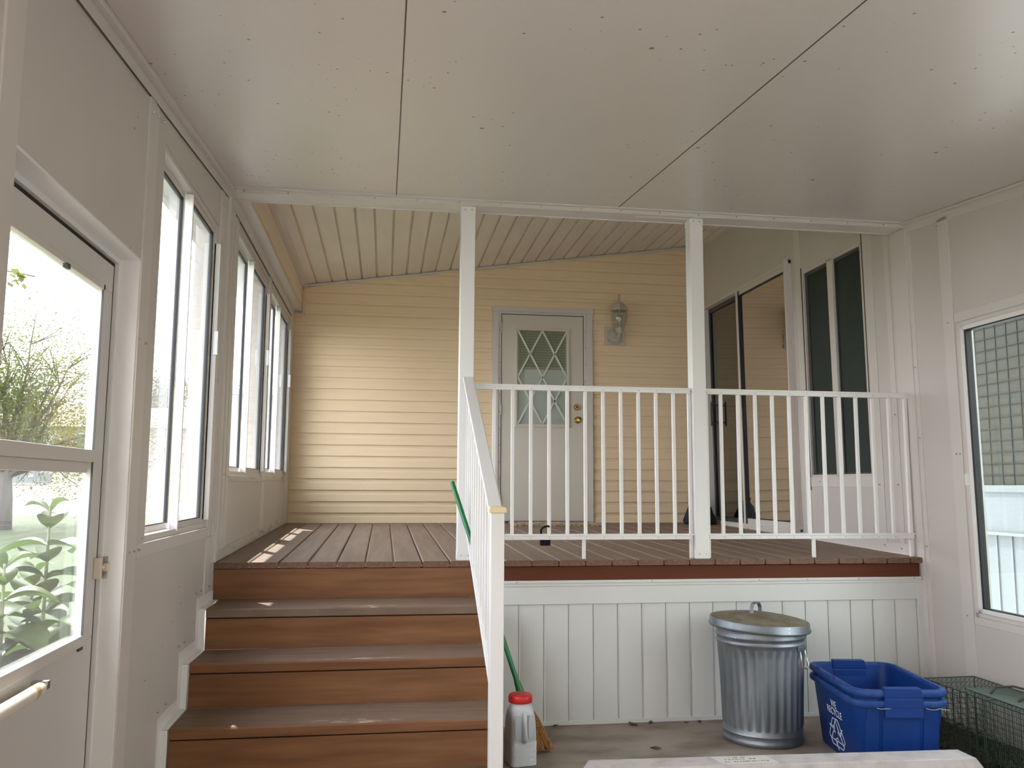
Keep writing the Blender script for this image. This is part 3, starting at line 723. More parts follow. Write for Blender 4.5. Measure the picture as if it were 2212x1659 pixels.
# pneumatic closer
m = MB(); m.tube([(XD+.035, 1.98, .70), (XD+.035, 2.43, .70)], .017, 18); cl = m.build('door_closer', mat('cream_closer_tube', (.78, .72, .64, 1), .3), sl, auto=35)
m = MB(); m.tube([(XD+.035, 2.42, .70), (XD+.035, 2.47, .70)], .005, 10); m.box(XD, XD+.042, 2.462, 2.48, .692, .712); m.build('closer_bracket', M_metal, cl)
MB().tube([(XD+.035, 2.375, .70), (XD+.035, 2.398, .70)], .0175, 18).build('sticker', mat('gold_label', (.5, .40, .2, 1), .4), cl)

# ================================================================== WALL LAMP
LXc, LY = 2.112, YB-.125
e = thing('wall_lantern', 'dusty white carriage lantern mounted beside the entry door', 'lamp', (2.09, YB, 2.6))
M_lamp = mat('weathered_lamp_paint', (.52, .47, .41, 1), .5, noise=((40, 40, 40), (.38, .33, .28, 1), .4, .75))
m = MB(); m.box(1.998, 2.188, YB-.022, YB, 2.517, 2.692); m.build('mounting_block', mat('block_vinyl', (.56, .49, .38, 1), .45), e, bevel=.004)
m = MB(); m.prism([(2.025, 2.56), (2.05, 2.535), (2.085, 2.522), (2.12, 2.532), (2.16, 2.555), (2.162, 2.66), (2.13, 2.672), (2.09, 2.684), (2.06, 2.672), (2.027, 2.655)], YB-.036, YB-.0215, 'y')
bp = m.build('backplate', M_lamp, e, bevel=.004)
m = MB(); m.prism([(2.04, 2.565), (2.09, 2.54), (2.148, 2.563), (2.148, 2.65), (2.09, 2.668), (2.04, 2.65)], YB-.044, YB-.035, 'y'); m.build('boss', M_lamp, bp, bevel=.004)
m = MB(); m.tube([(2.115, YB-.04, 2.60), (2.115, YB-.08, 2.59), (2.113, YB-.115, 2.605), (LXc, LY, 2.63)], [.012, .012, .013, .016], 12)
m.lathe([(.018, 0), (.028, .01), (.035, .035), (.042, .05)], (LXc, LY, 2.612), 20)
m.build('arm', M_lamp, e, auto=40)
m = MB(); n6 = 6
def hexr(r, z, ph=.3): return [(LXc+r*math.cos(ph+2*PI*k/6), LY+r*math.sin(ph+2*PI*k/6), z) for k in range(6)]
m.loft([hexr(.088, 2.822), hexr(.090, 2.842), hexr(.078, 2.846), hexr(.064, 2.868), hexr(.045, 2.888), hexr(.036, 2.892), hexr(.034, 2.900), hexr(.014, 2.908)])
rf = m.build('roof', M_lamp, e, bevel=.001)
m = MB(); m.lathe([(.014, 0), (.010, .012), (.014, .022), (.009, .030), (.008, .055), (.010, .062), (.003, .078)], (LXc, LY, 2.904), 14); m.build('finial', M_lamp, rf, auto=50)
m = MB()
for k in range(6):
    a = .3+2*PI*k/6
    pts = [(LXc+r*math.cos(a), LY+r*math.sin(a), z) for r, z in ((.074, 2.825), (.079, 2.79), (.077, 2.75), (.068, 2.70), (.048, 2.662))]
    mm = MB().tube(pts, .0038, 6); m.add(mm.v, mm.f)
m.build('cage', M_lamp, e, auto=50)
m = MB(); m.lathe([(.070, 2.825), (.0745, 2.79), (.073, 2.75), (.064, 2.70), (.044, 2.662)], (LXc, LY, 0), 24, cap=False); m.build('glass_globe', G_lamp, e, smooth=True)
m = MB(); m.lathe([(.012, 2.665), (.012, 2.70), (.016, 2.715), (.028, 2.735), (.030, 2.755), (.022, 2.778), (.006, 2.788)], (LXc, LY, 0), 20)
m.build('bulb', mat('frosted_bulb', (.40, .41, .37, 1), .25), e, smooth=True)

# ================================================================== THINGS ON THE DECK
zz = zd(7.4)
M_mat1 = mat('straw_mat', (.52, .41, .27, 1), .9, noise=((70, 5, 40), (.22, .15, .09, 1), .42, .58), bump=((300, 300, 300), .6, .003))
m = MB(); N = 30
for i in range(N):
    x = 1.10+i*.0255; za, zb_ = zd(7.19)+.0005, zd(7.62)+.0005
    pr = [(x, 0), (x+.024, 0), (x+.023, .012), (x+.012, .015), (x+.001, .012)]
    m.loft([[(a, 7.19, za+b) for a, b in pr], [(a, 7.62, zb_+b) for a, b in pr]])
o = m.build('doormat', M_mat1); tag(o, 'striped straw doormat lying in front of the entry door', 'doormat')
# padlock
e = thing('padlock', 'black padlock hooked around a baluster of the railing before the door', 'padlock', (.862, 4.57, .95))
Mb = mat('black_lock', (.008, .008, .009, 1), .6, spec=.15)
m = MB(); cx_ = .858; px = lambda a: (cx_+.026*math.cos(a), 4.562+.018*math.sin(a*1), 0)
B(cx_-.027, cx_+.029, 4.570, 4.594, .905, .955).build('lock_body', Mb, e, bevel=.005)
m = MB(); m.tube([(cx_-.019, 4.582, .952), (cx_-.022, 4.578, .985), (cx_-.018, 4.560, 1.0), (cx_-.006, 4.536, 1.008), (cx_+.010, 4.536, 1.010), (cx_+.022, 4.560, 1.003), (cx_+.024, 4.578, .985), (cx_+.021, 4.582, .952)], .0055, 10)
m.build('shackle', Mb, e, smooth=True)
# dark bag in the corner
e = thing('black_bag', 'small black bag with a red top by the siding behind the right post', 'bag', (2.80, 7.44, zz))
m = MB()
def ring(rx, ry, z, dx=0, n=20, wob=.0):
    return [(2.80+dx+rx*math.cos(2*PI*k/n)*(1+wob*math.sin(5*2*PI*k/n+z*40)), 7.44+ry*math.sin(2*PI*k/n)*(1+wob*math.cos(4*2*PI*k/n+z*30)), z) for k in range(n)]
m.loft([ring(.14, .12, zz, wob=.05), ring(.15, .13, zz+.03, wob=.06), ring(.13, .11, zz+.08, wob=.08), ring(.10, .09, zz+.15, -.005, wob=.1), ring(.07, .06, zz+.20, -.01, wob=.1), ring(.03, .03, zz+.22, -.01)])
m.build('bag_body', mat('black_fabric', (.015, .015, .02, 1), .8), e, smooth=True)
m = MB(); m.loft([ring(.055, .05, zz+.19, -.025), ring(.068, .055, zz+.22, -.03, wob=.1), ring(.05, .045, zz+.25, -.02, wob=.1), ring(.02, .02, zz+.262, -.02)])
tag(m.build('bag_top', mat('red_fabric', (.35, .02, .015, 1), .7), e, smooth=True), 'red top')

# ================================================================== TRASH CAN
TC = (1.868, 4.165)
e = thing('trash_can', 'dented galvanized steel trash can with rusty lid, beside the recycling bins', 'trash can', (TC[0], TC[1], 0))
def galv(name, dirty=False):
    m_ = mat(name, (.33, .36, .39, 1), .47, metal=.8, noise=((7, 7, 2.2), (.17, .19, .215, 1), .35, .7), bump=((30, 30, 14), .25, .004))
    if dirty:
        pass
    return m_
M_galv = galv('galvanized_steel'); add_specks(M_galv, 45, .16, (.55, .57, .56, 1), .88)
n = M_galv.node_tree
fl = lambda a, z: 1+(.022*max(-.6, math.cos(a*30)) if .075 < z < .445 else 0)
prof = [(.187, .0), (.192, .004), (.193, .02), (.189, .026), (.190, .045), (.194, .05), (.191, .056), (.189, .070), (.188, .074), (.1885, .082), (.1915, .18), (.196, .30), (.202, .40), (.2045, .436), (.2085, .447), (.209, .455), (.214, .462), (.217, .470), (.212, .477), (.211, .486), (.2155, .492), (.219, .500), (.2145, .508), (.213, .535), (.219, .538)]
m = MB(); m.lathe(prof, (TC[0], TC[1], 0), 240, fn=fl)
m.build('can_body', M_galv, e, auto=50)
M_lid = mat('rusty_lid', (.17, .13, .09, 1), .6, metal=.35, noise=((16, 16, 16), (.27, .235, .18, 1), .35, .7), bump=((60, 60, 60), .5, .004))
m = MB(); m.cur = 1
LZ = .532
def lidring(r, z, n=64):
    return [(TC[0]-.004+r*math.cos(2*PI*k/n), TC[1]-.0+r*math.sin(2*PI*k/n), LZ+z-.045*(r*math.cos(2*PI*k/n))+.02*r*math.sin(2*PI*k/n)) for k in range(n)]
m.loft([lidring(.236, -.004), lidring(.243, -.002), lidring(.246, .006), lidring(.241, .012), lidring(.240, .034), lidring(.236, .040)], cap=False)
m.cur = 0
m.loft([lidring(.236, .040), lidring(.228, .042), lidring(.19, .050), lidring(.188, .047), lidring(.13, .060), lidring(.06, .068), lidring(.002, .070)], cap=True)
ld = m.build('lid', [M_lid, M_galv], e, auto=60)
m = MB(); hh = [(-.052, .066), (-.050, .095), (-.038, .112), (.0, .118), (.038, .112), (.050, .095), (.052, .066)]
for (a, za), (b, zb_) in zip(hh[:-1], hh[1:]):
    # strap handle, flat bar running diagonally over the lid
    d = Vector((.80, .60, 0)); nn = Vector((-.60, .80, 0))*.010
    p, q = Vector((TC[0]-.02, TC[1], LZ))+d*a*.8, Vector((TC[0]-.02, TC[1], LZ))+d*b*.8
    p.z += za; q.z += zb_
    u_ = Vector((0, 0, .0025))
    m.hexa([p-nn-u_, q-nn-u_, q+nn-u_, p+nn-u_], [p-nn+u_, q-nn+u_, q+nn+u_, p+nn+u_])
m.build('lid_handle', M_galv, ld)
# wire bail handle on the right side
ang = math.radians(-52); hc = Vector((TC[0]+.208*math.cos(ang), TC[1]+.208*math.sin(ang), .45)); tv = Vector((-math.sin(ang), math.cos(ang), 0)); ov = Vector((math.cos(ang), math.sin(ang), 0))
m = MB(); m.tube([hc+tv*(-.022)+ov*.006, hc+tv*(-.026)+ov*.014-Vector((0,0,.03)), hc+tv*(-.036)+ov*.022-Vector((0,0,.075)), hc+tv*0+ov*.026-Vector((0,0,.086)), hc+tv*.036+ov*.022-Vector((0,0,.075)), hc+tv*.026+ov*.014-Vector((0,0,.03)), hc+tv*.022+ov*.006], .004, 8)
m.build('bail_handle', M_metal, e, smooth=True)
m = MB(); p = hc-tv*.034; q = hc+tv*.034
m.hexa([p+Vector((0,0,-.006))+ov*.002, q+Vector((0,0,-.006))+ov*.002, q+Vector((0,0,-.006))+ov*.012, p+Vector((0,0,-.006))+ov*.012], [p+Vector((0,0,.016))+ov*.004, q+Vector((0,0,.016))+ov*.004, q+Vector((0,0,.014))+ov*.014, p+Vector((0,0,.014))+ov*.014])
m.build('handle_bracket', M_galv, e, bevel=.002)

# ================================================================== RECYCLING BINS
M_blue = mat('blue_plastic', (.003, .030, .175, 1), .45, spec=.3, noise=((4, 4, 8), (.004, .038, .205, 1), .3, .7))
M_dust = mat('dusty_blue_rim', (.008, .045, .21, 1), .55, spec=.3, noise=((30, 30, 30), (.045, .085, .21, 1), .45, .8))
BA = math.radians(-8.5)
BC = Vector((2.262, 3.825, 0))
def bpt(x, y, z): 
    c, s = math.cos(BA), math.sin(BA)
    return (BC.x+x*c-y*s, BC.y+x*s+y*c, z)
def rrect(hx, hy, r, z, n=6, notch=0):
    pts = []
    for (sx, sy, a0) in ((1, 1, 0), (-1, 1, 90), (-1, -1, 180), (1, -1, 270)):
        for i in range(n+1):
            a = math.radians(a0+90*i/n); pts.append(bpt(sx*(hx-r)+r*math.cos(a), sy*(hy-r)+r*math.sin(a), z))
    return pts
def recycling_bin(z0, H, label, full):
    e = thing('recycling_bin', label, 'recycling bin', (BC.x, BC.y, z0), 'nested blue recycling bins')
    hx, hy = .192, .292
    o_ = z0
    m = MB()
    m.loft([rrect(hx-.030, hy-.036, .05, o_), rrect(hx-.024, hy-.030, .055, o_+.006), rrect(hx, hy, .06, o_+H-.03)], cap=False)
    m.loft([rrect(hx-.006, hy-.006, .056, o_+H-.012), rrect(hx-.034, hy-.040, .045, o_+.008)], cap=False)
    m.add(rrect(hx-.030, hy-.036, .05, o_), [tuple(range(27, -1, -1))]); m.add(rrect(hx-.034, hy-.040, .045, o_+.008), [tuple(range(28))])
    m.build('bin_body', M_blue, e, auto=40)
    m = MB()
    rr = [rrect(hx, hy, .06, o_+H-.03), rrect(hx+.016, hy+.016, .072, o_+H-.028), rrect(hx+.019, hy+.019, .074, o_+H-.022), rrect(hx+.019, hy+.019, .074, o_+H-.008), rrect(hx+.014, hy+.014, .07, o_+H-.001), rrect(hx-.004, hy-.004, .058, o_+H), rrect(hx-.006, hy-.006, .056, o_+H-.012)]
    m.loft(rr, cap=False)
    m.build('rim', M_dust, e, auto=50)
    # raised grip at both short ends
    for s in (-1, 1):
        m = MB(); yy = s*(hy+.019)
        def bx(x0, x1, y0, y1, z0_, z1_, ch=.012):
            b = [bpt(x0, y0, z0_), bpt(x1, y0, z0_), bpt(x1, y1, z0_), bpt(x0, y1, z0_)]
            t = [bpt(x0+ch*.4, y0, z1_), bpt(x1-ch, y0, z1_), bpt(x1-ch, y1, z1_), bpt(x0+ch*.4, y1, z1_)]
            m.hexa(b, t)
        y_in, y_out = s*(hy-.012), s*(hy+.024)
        bx(-.085, .085, min(y_in, y_out), max(y_in, y_out), o_+H-.030, o_+H+.010)
        bx(-.083, .083, min(s*(hy+.004), s*(hy+.022)), max(s*(hy+.004), s*(hy+.022)), o_+H-.070, o_+H-.028, 0)
        m.build('grip', M_blue if full else M_blue, e, bevel=.003)
    # vertical ribs moulded on the short sides
    for s in (-1, 1):
        for x0, x1 in ((-.155, -.10), (-.085, .075), (.09, .155)):
            m = MB()
            yb_, yt_ = s*(hy-.029), s*(hy-.001)
            m.hexa([bpt(x0, yb_-.004, o_+.01), bpt(x1, yb_-.004, o_+.01), bpt(x1, yb_+.004, o_+.01), bpt(x0, yb_+.004, o_+.01)],
                   [bpt(x0, yt_-.004, o_+H-.04), bpt(x1, yt_-.004, o_+H-.04), bpt(x1, yt_+.004, o_+H-.04), bpt(x0, yt_+.004, o_+H-.04)])
            m.build('side_rib', M_blue, e, bevel=.003)
    for y in (-.22, -.05, .15):
        m = MB(); x_ = -(hx+.004)
        m.box(-.004, .004, -.006, .006, 0, .010)
        m.v = [bpt(-hx-.010+v[0], y+v[1]*3, o_+H-.002+v[2]*.6) for v in m.v]; m.build('rim_tab', M_dust, e)
    return e
lowb = recycling_bin(0, .318, 'lower blue recycling bin with white lettering, nested under another one', True)
topb = recycling_bin(.044, .318, 'upper blue recycling bin, open and empty, nested in the one below', False)
# lettering on the long left side of the lower bin
M_let = mat('white_print', (.75, .78, .80, 1), .5)
def side_pt(u_, v_, off=.0012):     # u_ along the long side towards the viewer, v_ up
    H = .318; t = v_/(H-.03); hx = .168+(.192-.168)*t
    return Vector(bpt(-hx-off, -u_, v_))
def text_mesh(body, size, u0, v0, name, parent, shear=0):
    c = bpy.data.curves.new(name, 'FONT'); c.body = body; c.size = size; c.align_x = 'CENTER'; c.extrude = 0; c.offset = size*.012
    o = bpy.data.objects.new('tmp', c); COL.objects.link(o)
    dg = bpy.context.evaluated_depsgraph_get(); me = bpy.data.meshes.new_from_object(o.evaluated_get(dg)); bpy.data.objects.remove(o)
    for v in me.vertices:
        v.co = side_pt(u0+v.co.x, v0+v.co.y)
    me.materials.append(M_let); me.name = name
    ob = bpy.data.objects.new(name, me); COL.objects.link(ob); ob.parent = parent; ob.matrix_parent_inverse = Matrix.Translation(-parent.location)
    return ob
U0 = -.005
text_mesh('WE', .044, U0+.0, .214, 'lettering', lowb); text_mesh('RECYCLE', .044, U0, .179, 'lettering', lowb)
# recycling symbol: three outlined folded arrows
def sym():
    m = MB(); cu, cv, R = U0, .094, .058
    def P(u_, v_, o=.0014): return side_pt(cu+u_*1.75, cv+v_*1.28, o)
    def stroke(pts, w_=.0030, closed=True):
        n = len(pts)
        for i in range(n if closed else n-1):
            a, b = Vector(pts[i]), Vector(pts[(i+1) % n]); d = (b-a).normalized(); nn = Vector((-d.y, d.x))*w_*.5
            a2, b2 = a-d*w_*.4, b+d*w_*.4
            q = [a2+nn, b2+nn, b2-nn, a2-nn]
            m.add([P(*x) for x in q]+[P(x[0], x[1], .0006) for x in q], [(0,1,2,3),(7,6,5,4),(0,4,5,1),(1,5,6,2),(2,6,7,3),(3,7,4,0)])
    def rot(p, a): return (p[0]*math.cos(a)-p[1]*math.sin(a), p[0]*math.sin(a)+p[1]*math.cos(a))
    for k in range(3):
        a = -2*PI*k/3
        # one folded arrow across an apex: a tail half and a head half
        tail = [(-.036, .022), (-.019, .052), (-.002, .052), (-.001, .048), (-.021, .013)]
        head = [(.004, .054), (.016, .053), (.033, .024), (.042, .029), (.026, .000), (.008, .009), (.017, .015), (.0, .044)]
        stroke([rot(p, a) for p in tail]); stroke([rot(p, a) for p in head])
    return m
sym().build('recycling_symbol', M_let, lowb)
# torn cobweb and dry leaf on the rim
m = MB(); pz = .318-.028
pts = [bpt(-.12+.02*i, -.292-.024, pz-.004*abs(math.sin(i*1.3))) for i in range(4)]+[bpt(.09+.02*i, -.292-.024, pz-.006*abs(math.sin(i))) for i in range(6)]
m.tube(pts[:4], .0012, 5); m.tube(pts[4:], .0012, 5)
m.build('cobweb', mat('cobweb_grey', (.45, .45, .44, 1), .9), lowb)

# ================================================================== ANIMAL TRAP CAGE
TX0, TX1, TY0, TY1, TZ = 2.615, 2.885, 3.10, 3.98, .305
e = thing('wire_cage_trap', 'green wire mesh animal trap on the ground beside the right wall', 'animal trap', ((TX0+TX1)/2, (TY0+TY1)/2, 0))
M_wire = mat('dark_green_wire', (.018, .045, .030, 1), .5)
def wire(name, segs, r, n=5, mt=M_wire, par=None):
    m = MB()
    for a, b in segs:
        mm = MB().tube([a, b], r, n, cap=False); m.add(mm.v, mm.f)
    return m.build(name, mt, par or e, smooth=True)
def grid(axis, c, a0, a1, b0, b1, sa, sb):
    s = []
    def P(a, b): return {'x': (c, a, b), 'y': (a, c, b), 'z': (a, b, c)}[axis]
    na, nb = max(1, round((a1-a0)/sa)), max(1, round((b1-b0)/sb))
    for i in range(na+1): s.append((P(a0+(a1-a0)*i/na, b0), P(a0+(a1-a0)*i/na, b1)))
    for j in range(nb+1): s.append((P(a0, b0+(b1-b0)*j/nb), P(a1, b0+(b1-b0)*j/nb)))
    return s
zb0 = .01
YM = 3.55
wire('side_mesh', grid('x', TX0, YM, TY1, zb0, TZ, .0254, .0254)+grid('x', TX0, TY0, YM, zb0, TZ, .0127, .0254), .0011)
wire('side_mesh', grid('x', TX1, TY0, TY1, zb0, TZ, .0254, .0254), .0011)
wire('top_mesh', grid('z', TZ, TX0, TX1, TY0, TY1, .0254, .0254), .0011)
for yy in (TY0, TY1): wire('end_mesh', grid('y', yy, TX0, TX1, zb0, TZ, .0254, .0254), .0011)
wire('bottom_mesh', grid('z', zb0, TX0, TX1, TY0, TY1, .0254, .0508), .0011)
wire('frame_rod', [((x, TY0, z), (x, TY1, z)) for x in (TX0, TX1) for z in (zb0, TZ)]+[((TX0, y, z), (TX1, y, z)) for y in (TY0, YM, TY1) for z in (zb0, TZ)]+[((x, y, zb0), (x, y, TZ)) for x in (TX0, TX1) for y in (TY0, YM, TY1)], .0028, 6)
for y in [TY1-.07-.05*i for i in range(8)]: wire('guard_bar', [((TX0-.002, y, zb0), (TX0-.002, y, TZ))], .0026, 6)
B(TX0+.045, TX1-.03, 3.30, 3.74, TZ+.003, TZ+.006).build('guard_plate', mat('green_steel_plate', (.05, .075, .052, 1), .7), e, bevel=.002)
m = MB(); m.tube([(2.70, 3.62, TZ+.008), (2.74, 3.635, TZ+.03), (2.80, 3.60, TZ+.04), (2.81, 3.53, TZ+.04), (2.77, 3.48, TZ+.03), (2.72, 3.47, TZ+.008)], .005, 8)
m.build('carry_handle', mat('rusty_wire', (.05, .045, .035, 1), .6), e, smooth=True)
m = MB(); m.hexa([(TX0+.01, 3.72, .03), (TX1-.01, 3.72, .03), (TX1-.01, 3.722, .03), (TX0+.01, 3.722, .03)], [(TX0+.01, 3.92, .28), (TX1-.01, 3.92, .28), (TX1-.01, 3.922, .28), (TX0+.01, 3.922, .28)])
wire('trap_door', [((TX0+.01+(TX1-TX0-.02)*i/8, 3.72, .03), (TX0+.01+(TX1-TX0-.02)*i/8, 3.92, .28)) for i in range(9)], .0013)

# ================================================================== JUG
JC = (.628, 3.945)
e = thing('plastic_jug', 'translucent plastic jug with a red lid standing beside the newel post', 'jug', (JC[0], JC[1], 0))
M_jug = mat('translucent_polyethylene', (.80, .82, .84, 1), .38, spec=.4, noise=((3, 3, 3), (.75, .77, .80, 1), .3, .7))
M_jug.node_tree.nodes['Principled BSDF'].inputs['Transmission Weight'].default_value = .35
M_jug.node_tree.nodes['Principled BSDF'].inputs['Roughness'].default_value = .45
JA = math.radians(10)
def jring(h, r, z, hy=None, n=6):
    hy = hy or h; pts = []
    for (sx, sy, a0) in ((1, 1, 0), (-1, 1, 90), (-1, -1, 180), (1, -1, 270)):
        for i in range(n+1):
            a = math.radians(a0+90*i/n); x = sx*(h-r)+r*math.cos(a); y = sy*(hy-r)+r*math.sin(a)
            pts.append((JC[0]+x*math.cos(JA)-y*math.sin(JA), JC[1]+x*math.sin(JA)+y*math.cos(JA), z))
    return pts
def jl(x, y, z): return (JC[0]+x*math.cos(JA)-y*math.sin(JA), JC[1]+x*math.sin(JA)+y*math.cos(JA), z)
m = MB(); m.loft([jring(.056, .018, 0), jring(.060, .02, .006), jring(.060, .02, .12), jring(.057, .02, .185), jring(.053, .024, .225), jring(.048, .03, .246), jring(.045, .044, .256), jring(.045, .0449, .268)])
body = m.build('jug_body', M_jug, e, auto=40)
# grip pockets beside the handle spine: raised patches, recess shade put into their colour
for s, x0, x1 in ((-1, -.046, -.012), (1, .016, .048)):
    pp = []
    m = MB()
    ring1 = []; ring2 = []; xc, hw, zc0, hz = (x0+x1)/2, (x1-x0)/2, .165, .052
    for i in range(20):
        a = 2*PI*i/20; cxx = math.copysign(abs(math.cos(a))**.5, math.cos(a)); cyy = math.copysign(abs(math.sin(a))**.5, math.sin(a))
        ring1.append(jl(xc+hw*cxx, -.0625+.003*(zc0+hz*cyy > .185), zc0+hz*cyy)); ring2.append(jl(xc+hw*.85*cxx, -.0632+.003*(zc0+hz*cyy > .185), zc0+hz*.9*cyy))
    m.loft([ring1, ring2], cap=True)
    m.build('grip_pocket', mat('pocket_shade', (.46, .49, .53, 1), .5), e)
m = MB(); m.tube([jl(0, -.058, .225), jl(0, -.067, .21), jl(0, -.068, .17), jl(0, -.067, .125), jl(0, -.060, .108)], [.008, .009, .009, .010, .014], 10)
m.build('handle', M_jug, e, smooth=True)
m = MB(); m.lathe([(.052, .262), (.054, .266), (.054, .288), (.051, .294), (.046, .297), (.002, .298)], (JC[0], JC[1], 0), 48, fn=lambda a, z: 1+(.012*math.cos(60*a) if .264 < z < .29 else 0))
tag(m.build('lid', mat('red_plastic_lid', (.52, .018, .018, 1), .4), e, auto=50), 'red screw lid')
m = MB(); m.loft([jring(.0605, .02, .003), jring(.0612, .02, .09), jring(.0608, .02, .102)], cap=False)
m.build('salt_contents', mat('salt_crystals', (.60, .61, .65, 1), .7, noise=((160, 160, 160), (.78, .79, .83, 1), .5, .7)), e, smooth=True)

# ================================================================== BROOM
e = thing('broom', 'green-handled corn broom leaning through the stair railing', 'broom', (.76, 4.09, 0))
M_green = mat('green_plastic', (.012, .155, .045, 1), .35)
b0, b1 = Vector((.655, 4.15, .270)), Vector((.3336, 4.28, 1.241)); dv = (b1-b0).normalized()
m = MB(); m.tube([b0+dv*.0, b0+dv*.02, b1-dv*.004, b1], [.0115, .0115, .0115, .008], 14); hd = m.build('broom_handle', M_green, e, auto=50)
m = MB(); m.tube([b0-dv*.045, b0-dv*.02, b0+dv*.015, b0+dv*.035, b0+dv*.045], [.020, .019, .016, .014, .0125], 14); m.build('socket', mat('green_socket', (.012, .17, .035, 1), .4), e, auto=50)
M_straw = mat('corn_bristle', (.60, .30, .10, 1), .8, noise=((260, 260, 12), (.22, .09, .03, 1), .42, .6))
m = MB(); root = b0-dv*.04; sidev = Vector((.97, -.2, .1)).normalized(); dep = dv.cross(sidev).normalized()
for i in range(300):
    u_, v_ = random.uniform(-1, 1), random.uniform(-1, 1)
    p0 = root+sidev*u_*.018+dep*v_*.012
    tz = random.uniform(.004, .03); tip = Vector((.757, 4.085, 0))+Vector((1, 0, 0))*u_*.046+Vector((0, 1, 0))*v_*.030; tip.z = tz
    mid = p0.lerp(tip, .45)+sidev*u_*.006+Vector((random.uniform(-.004, .004), random.uniform(-.004, .004), 0))
    mm = MB().tube([p0, mid, tip], [.0016, .0015, .0010], 4, cap=False); m.add(mm.v, mm.f)
o = m.build('bristles', M_straw, e)

# ================================================================== WHEEL STOP
M_stop = mat('painted_concrete_stop', (.50, .455, .435, 1), .75, noise=((14, 14, 14), (.38, .34, .325, 1), .45, .72), bump=((70, 70, 70), .35, .003))
e = thing('wheel_stop', 'white concrete parking wheel stop lying on the slab before the trash can', 'wheel stop', (1.6, 3.36, 0))
m = MB(); h = .135
def cs(x, s=1.0, hh=h):   # cross-section at x; far side y follows a slight skew
    yf = 3.512-.040*(x-.82)
    return [(x, yf+.030, 0), (x, yf, hh), (x, yf-.118*s, hh), (x, yf-.150, 0)]
m.loft([cs(.755, 1, .02), cs(.835), cs(2.405), cs(2.495, 1, .02)], cap=True)
m.build('stop_body', M_stop, e, bevel=.004)
yp = 3.512-.040*(1.45-.82)
m = MB(); m.hexa([(1.36, yp-.105, h+.0002), (1.58, yp-.112, h+.0002), (1.56, yp-.015, h+.0002), (1.33, yp-.008, h+.0002)], [(1.36, yp-.105, h+.002), (1.58, yp-.112, h+.002), (1.56, yp-.015, h+.002), (1.33, yp-.008, h+.002)])
lb = m.build('label_patch', mat('pale_label', (.60, .56, .51, 1), .7), e)
m = MB(); rr_ = random.Random(3)
for row, (yy, n_, x0, dx) in enumerate(((yp-.030, 3, 1.42, .03), (yp-.052, 9, 1.375, .015), (yp-.082, 16, 1.365, .0125))):
    for i in range(n_):
        if rr_.random() < .2: continue
        x = x0+i*dx; w_ = dx*rr_.uniform(.4, .75); d_ = rr_.uniform(.003, .008)
        m.box(x, x+w_, yy-d_*.5, yy+d_*.5, h+.0018, h+.0026)
m.build('faded_print', mat('faded_ink', (.10, .08, .07, 1), .8), lb)
m = MB(); m.lathe([(.019, 0), (.019, .003), (.013, .0035), (.012, .001)], (.985, 3.44, h), 20)
m.build('anchor_hole', mat('grey_plug', (.45, .43, .41, 1), .8), e)

# gravel / soil strip on the right, mossy
m = MB(); N1, N2 = 16, 90; rg = random.Random(5); vs = []; fs = []
for j in range(N2+1):
    for i in range(N1+1):
        x = 2.60+.406*i/N1; y = .6+3.92*j/N2
        vs.append((x, y, -.02+.02*rg.random()+.02*math.sin(y*5+x*7)*.4+(.012 if i in (0,) else 0)))
for j in range(N2):
    for i in range(N1): a = j*(N1+1)+i; fs.append((a, a+1, a+N1+2, a+N1+1))
m.add(vs, fs)
M_soil = mat('dark_mossy_soil', (.060, .045, .026, 1), .95, noise=((18, 18, 18), (.050, .056, .022, 1), .4, .65), bump=((90, 90, 90), 1, .012))
o = m.build('soil', M_soil); tag(o, 'dark mossy soil strip along the foot of the right wall', 'soil', kind='stuff')
m = MB()
for i in range(2600):
    x, y = rg.uniform(2.61, 2.97), rg.uniform(2.6, 4.45); s_ = rg.uniform(.004, .014); a = rg.uniform(0, PI)
    ca, sa = math.cos(a)*s_, math.sin(a)*s_; z = .006+rg.uniform(0, .012)
    m.add([(x-ca, y-sa, z), (x+sa*.5, y-ca*.5, z+rg.uniform(-.003, .008)), (x+ca, y+sa, z+rg.uniform(-.003, .008)), (x-sa*.5, y+ca*.5, z)], [(0, 1, 2, 3)])
o = m.build('leaf_litter', mat('brown_litter', (.10, .065, .035, 1), .9, noise=((30, 30, 30), (.05, .07, .02, 1), .4, .6)))
tag(o, 'brown leaf litter scattered on the soil by the animal trap', 'leaf litter', kind='stuff')
# dead leaves on the slab against the skirting
M_dl = mat('dead_leaf', (.09, .055, .03, 1), .8)
spots = [((.90, 4.50), 'dead leaf on the slab beside the broom, against the skirting'), ((1.40, 4.49), 'dead leaf at the skirting midway between broom and trash can'), ((1.30, 4.47), 'smaller dead leaf just left of another at the skirting'),
         ((1.585, 4.47), 'dead leaf at the skirting left of the trash can'), ((1.66, 4.48), 'dead leaf at the skirting touching the trash can shadow'), ((1.29, 4.06), 'dead leaf lying out on the open slab')]
for i, ((x, y), lab) in enumerate(spots):
    m = MB(); s_ = .010+.005*(i % 3); a = i*1.1
    pl = [(-1.6, 0, 0), (-.6, .7, .4), (.5, .6, .15), (1.5, 0, .5), (.4, -.6, .2), (-.7, -.5, .35)]
    vs = [(x+s_*(p[0]*math.cos(a)-p[1]*math.sin(a)), y+s_*(p[0]*math.sin(a)+p[1]*math.cos(a)), .002+s_*p[2]) for p in pl]
    m.add(vs+[(v[0], v[1], v[2]-.0012) for v in vs], [tuple(range(6)), tuple(range(11, 5, -1))]+[(k, (k+1) % 6, 6+(k+1) % 6, 6+k) for k in range(6)])
    o = m.build('dead_leaf', M_dl); tag(o, lab, 'leaf', 'dead leaves on the slab')

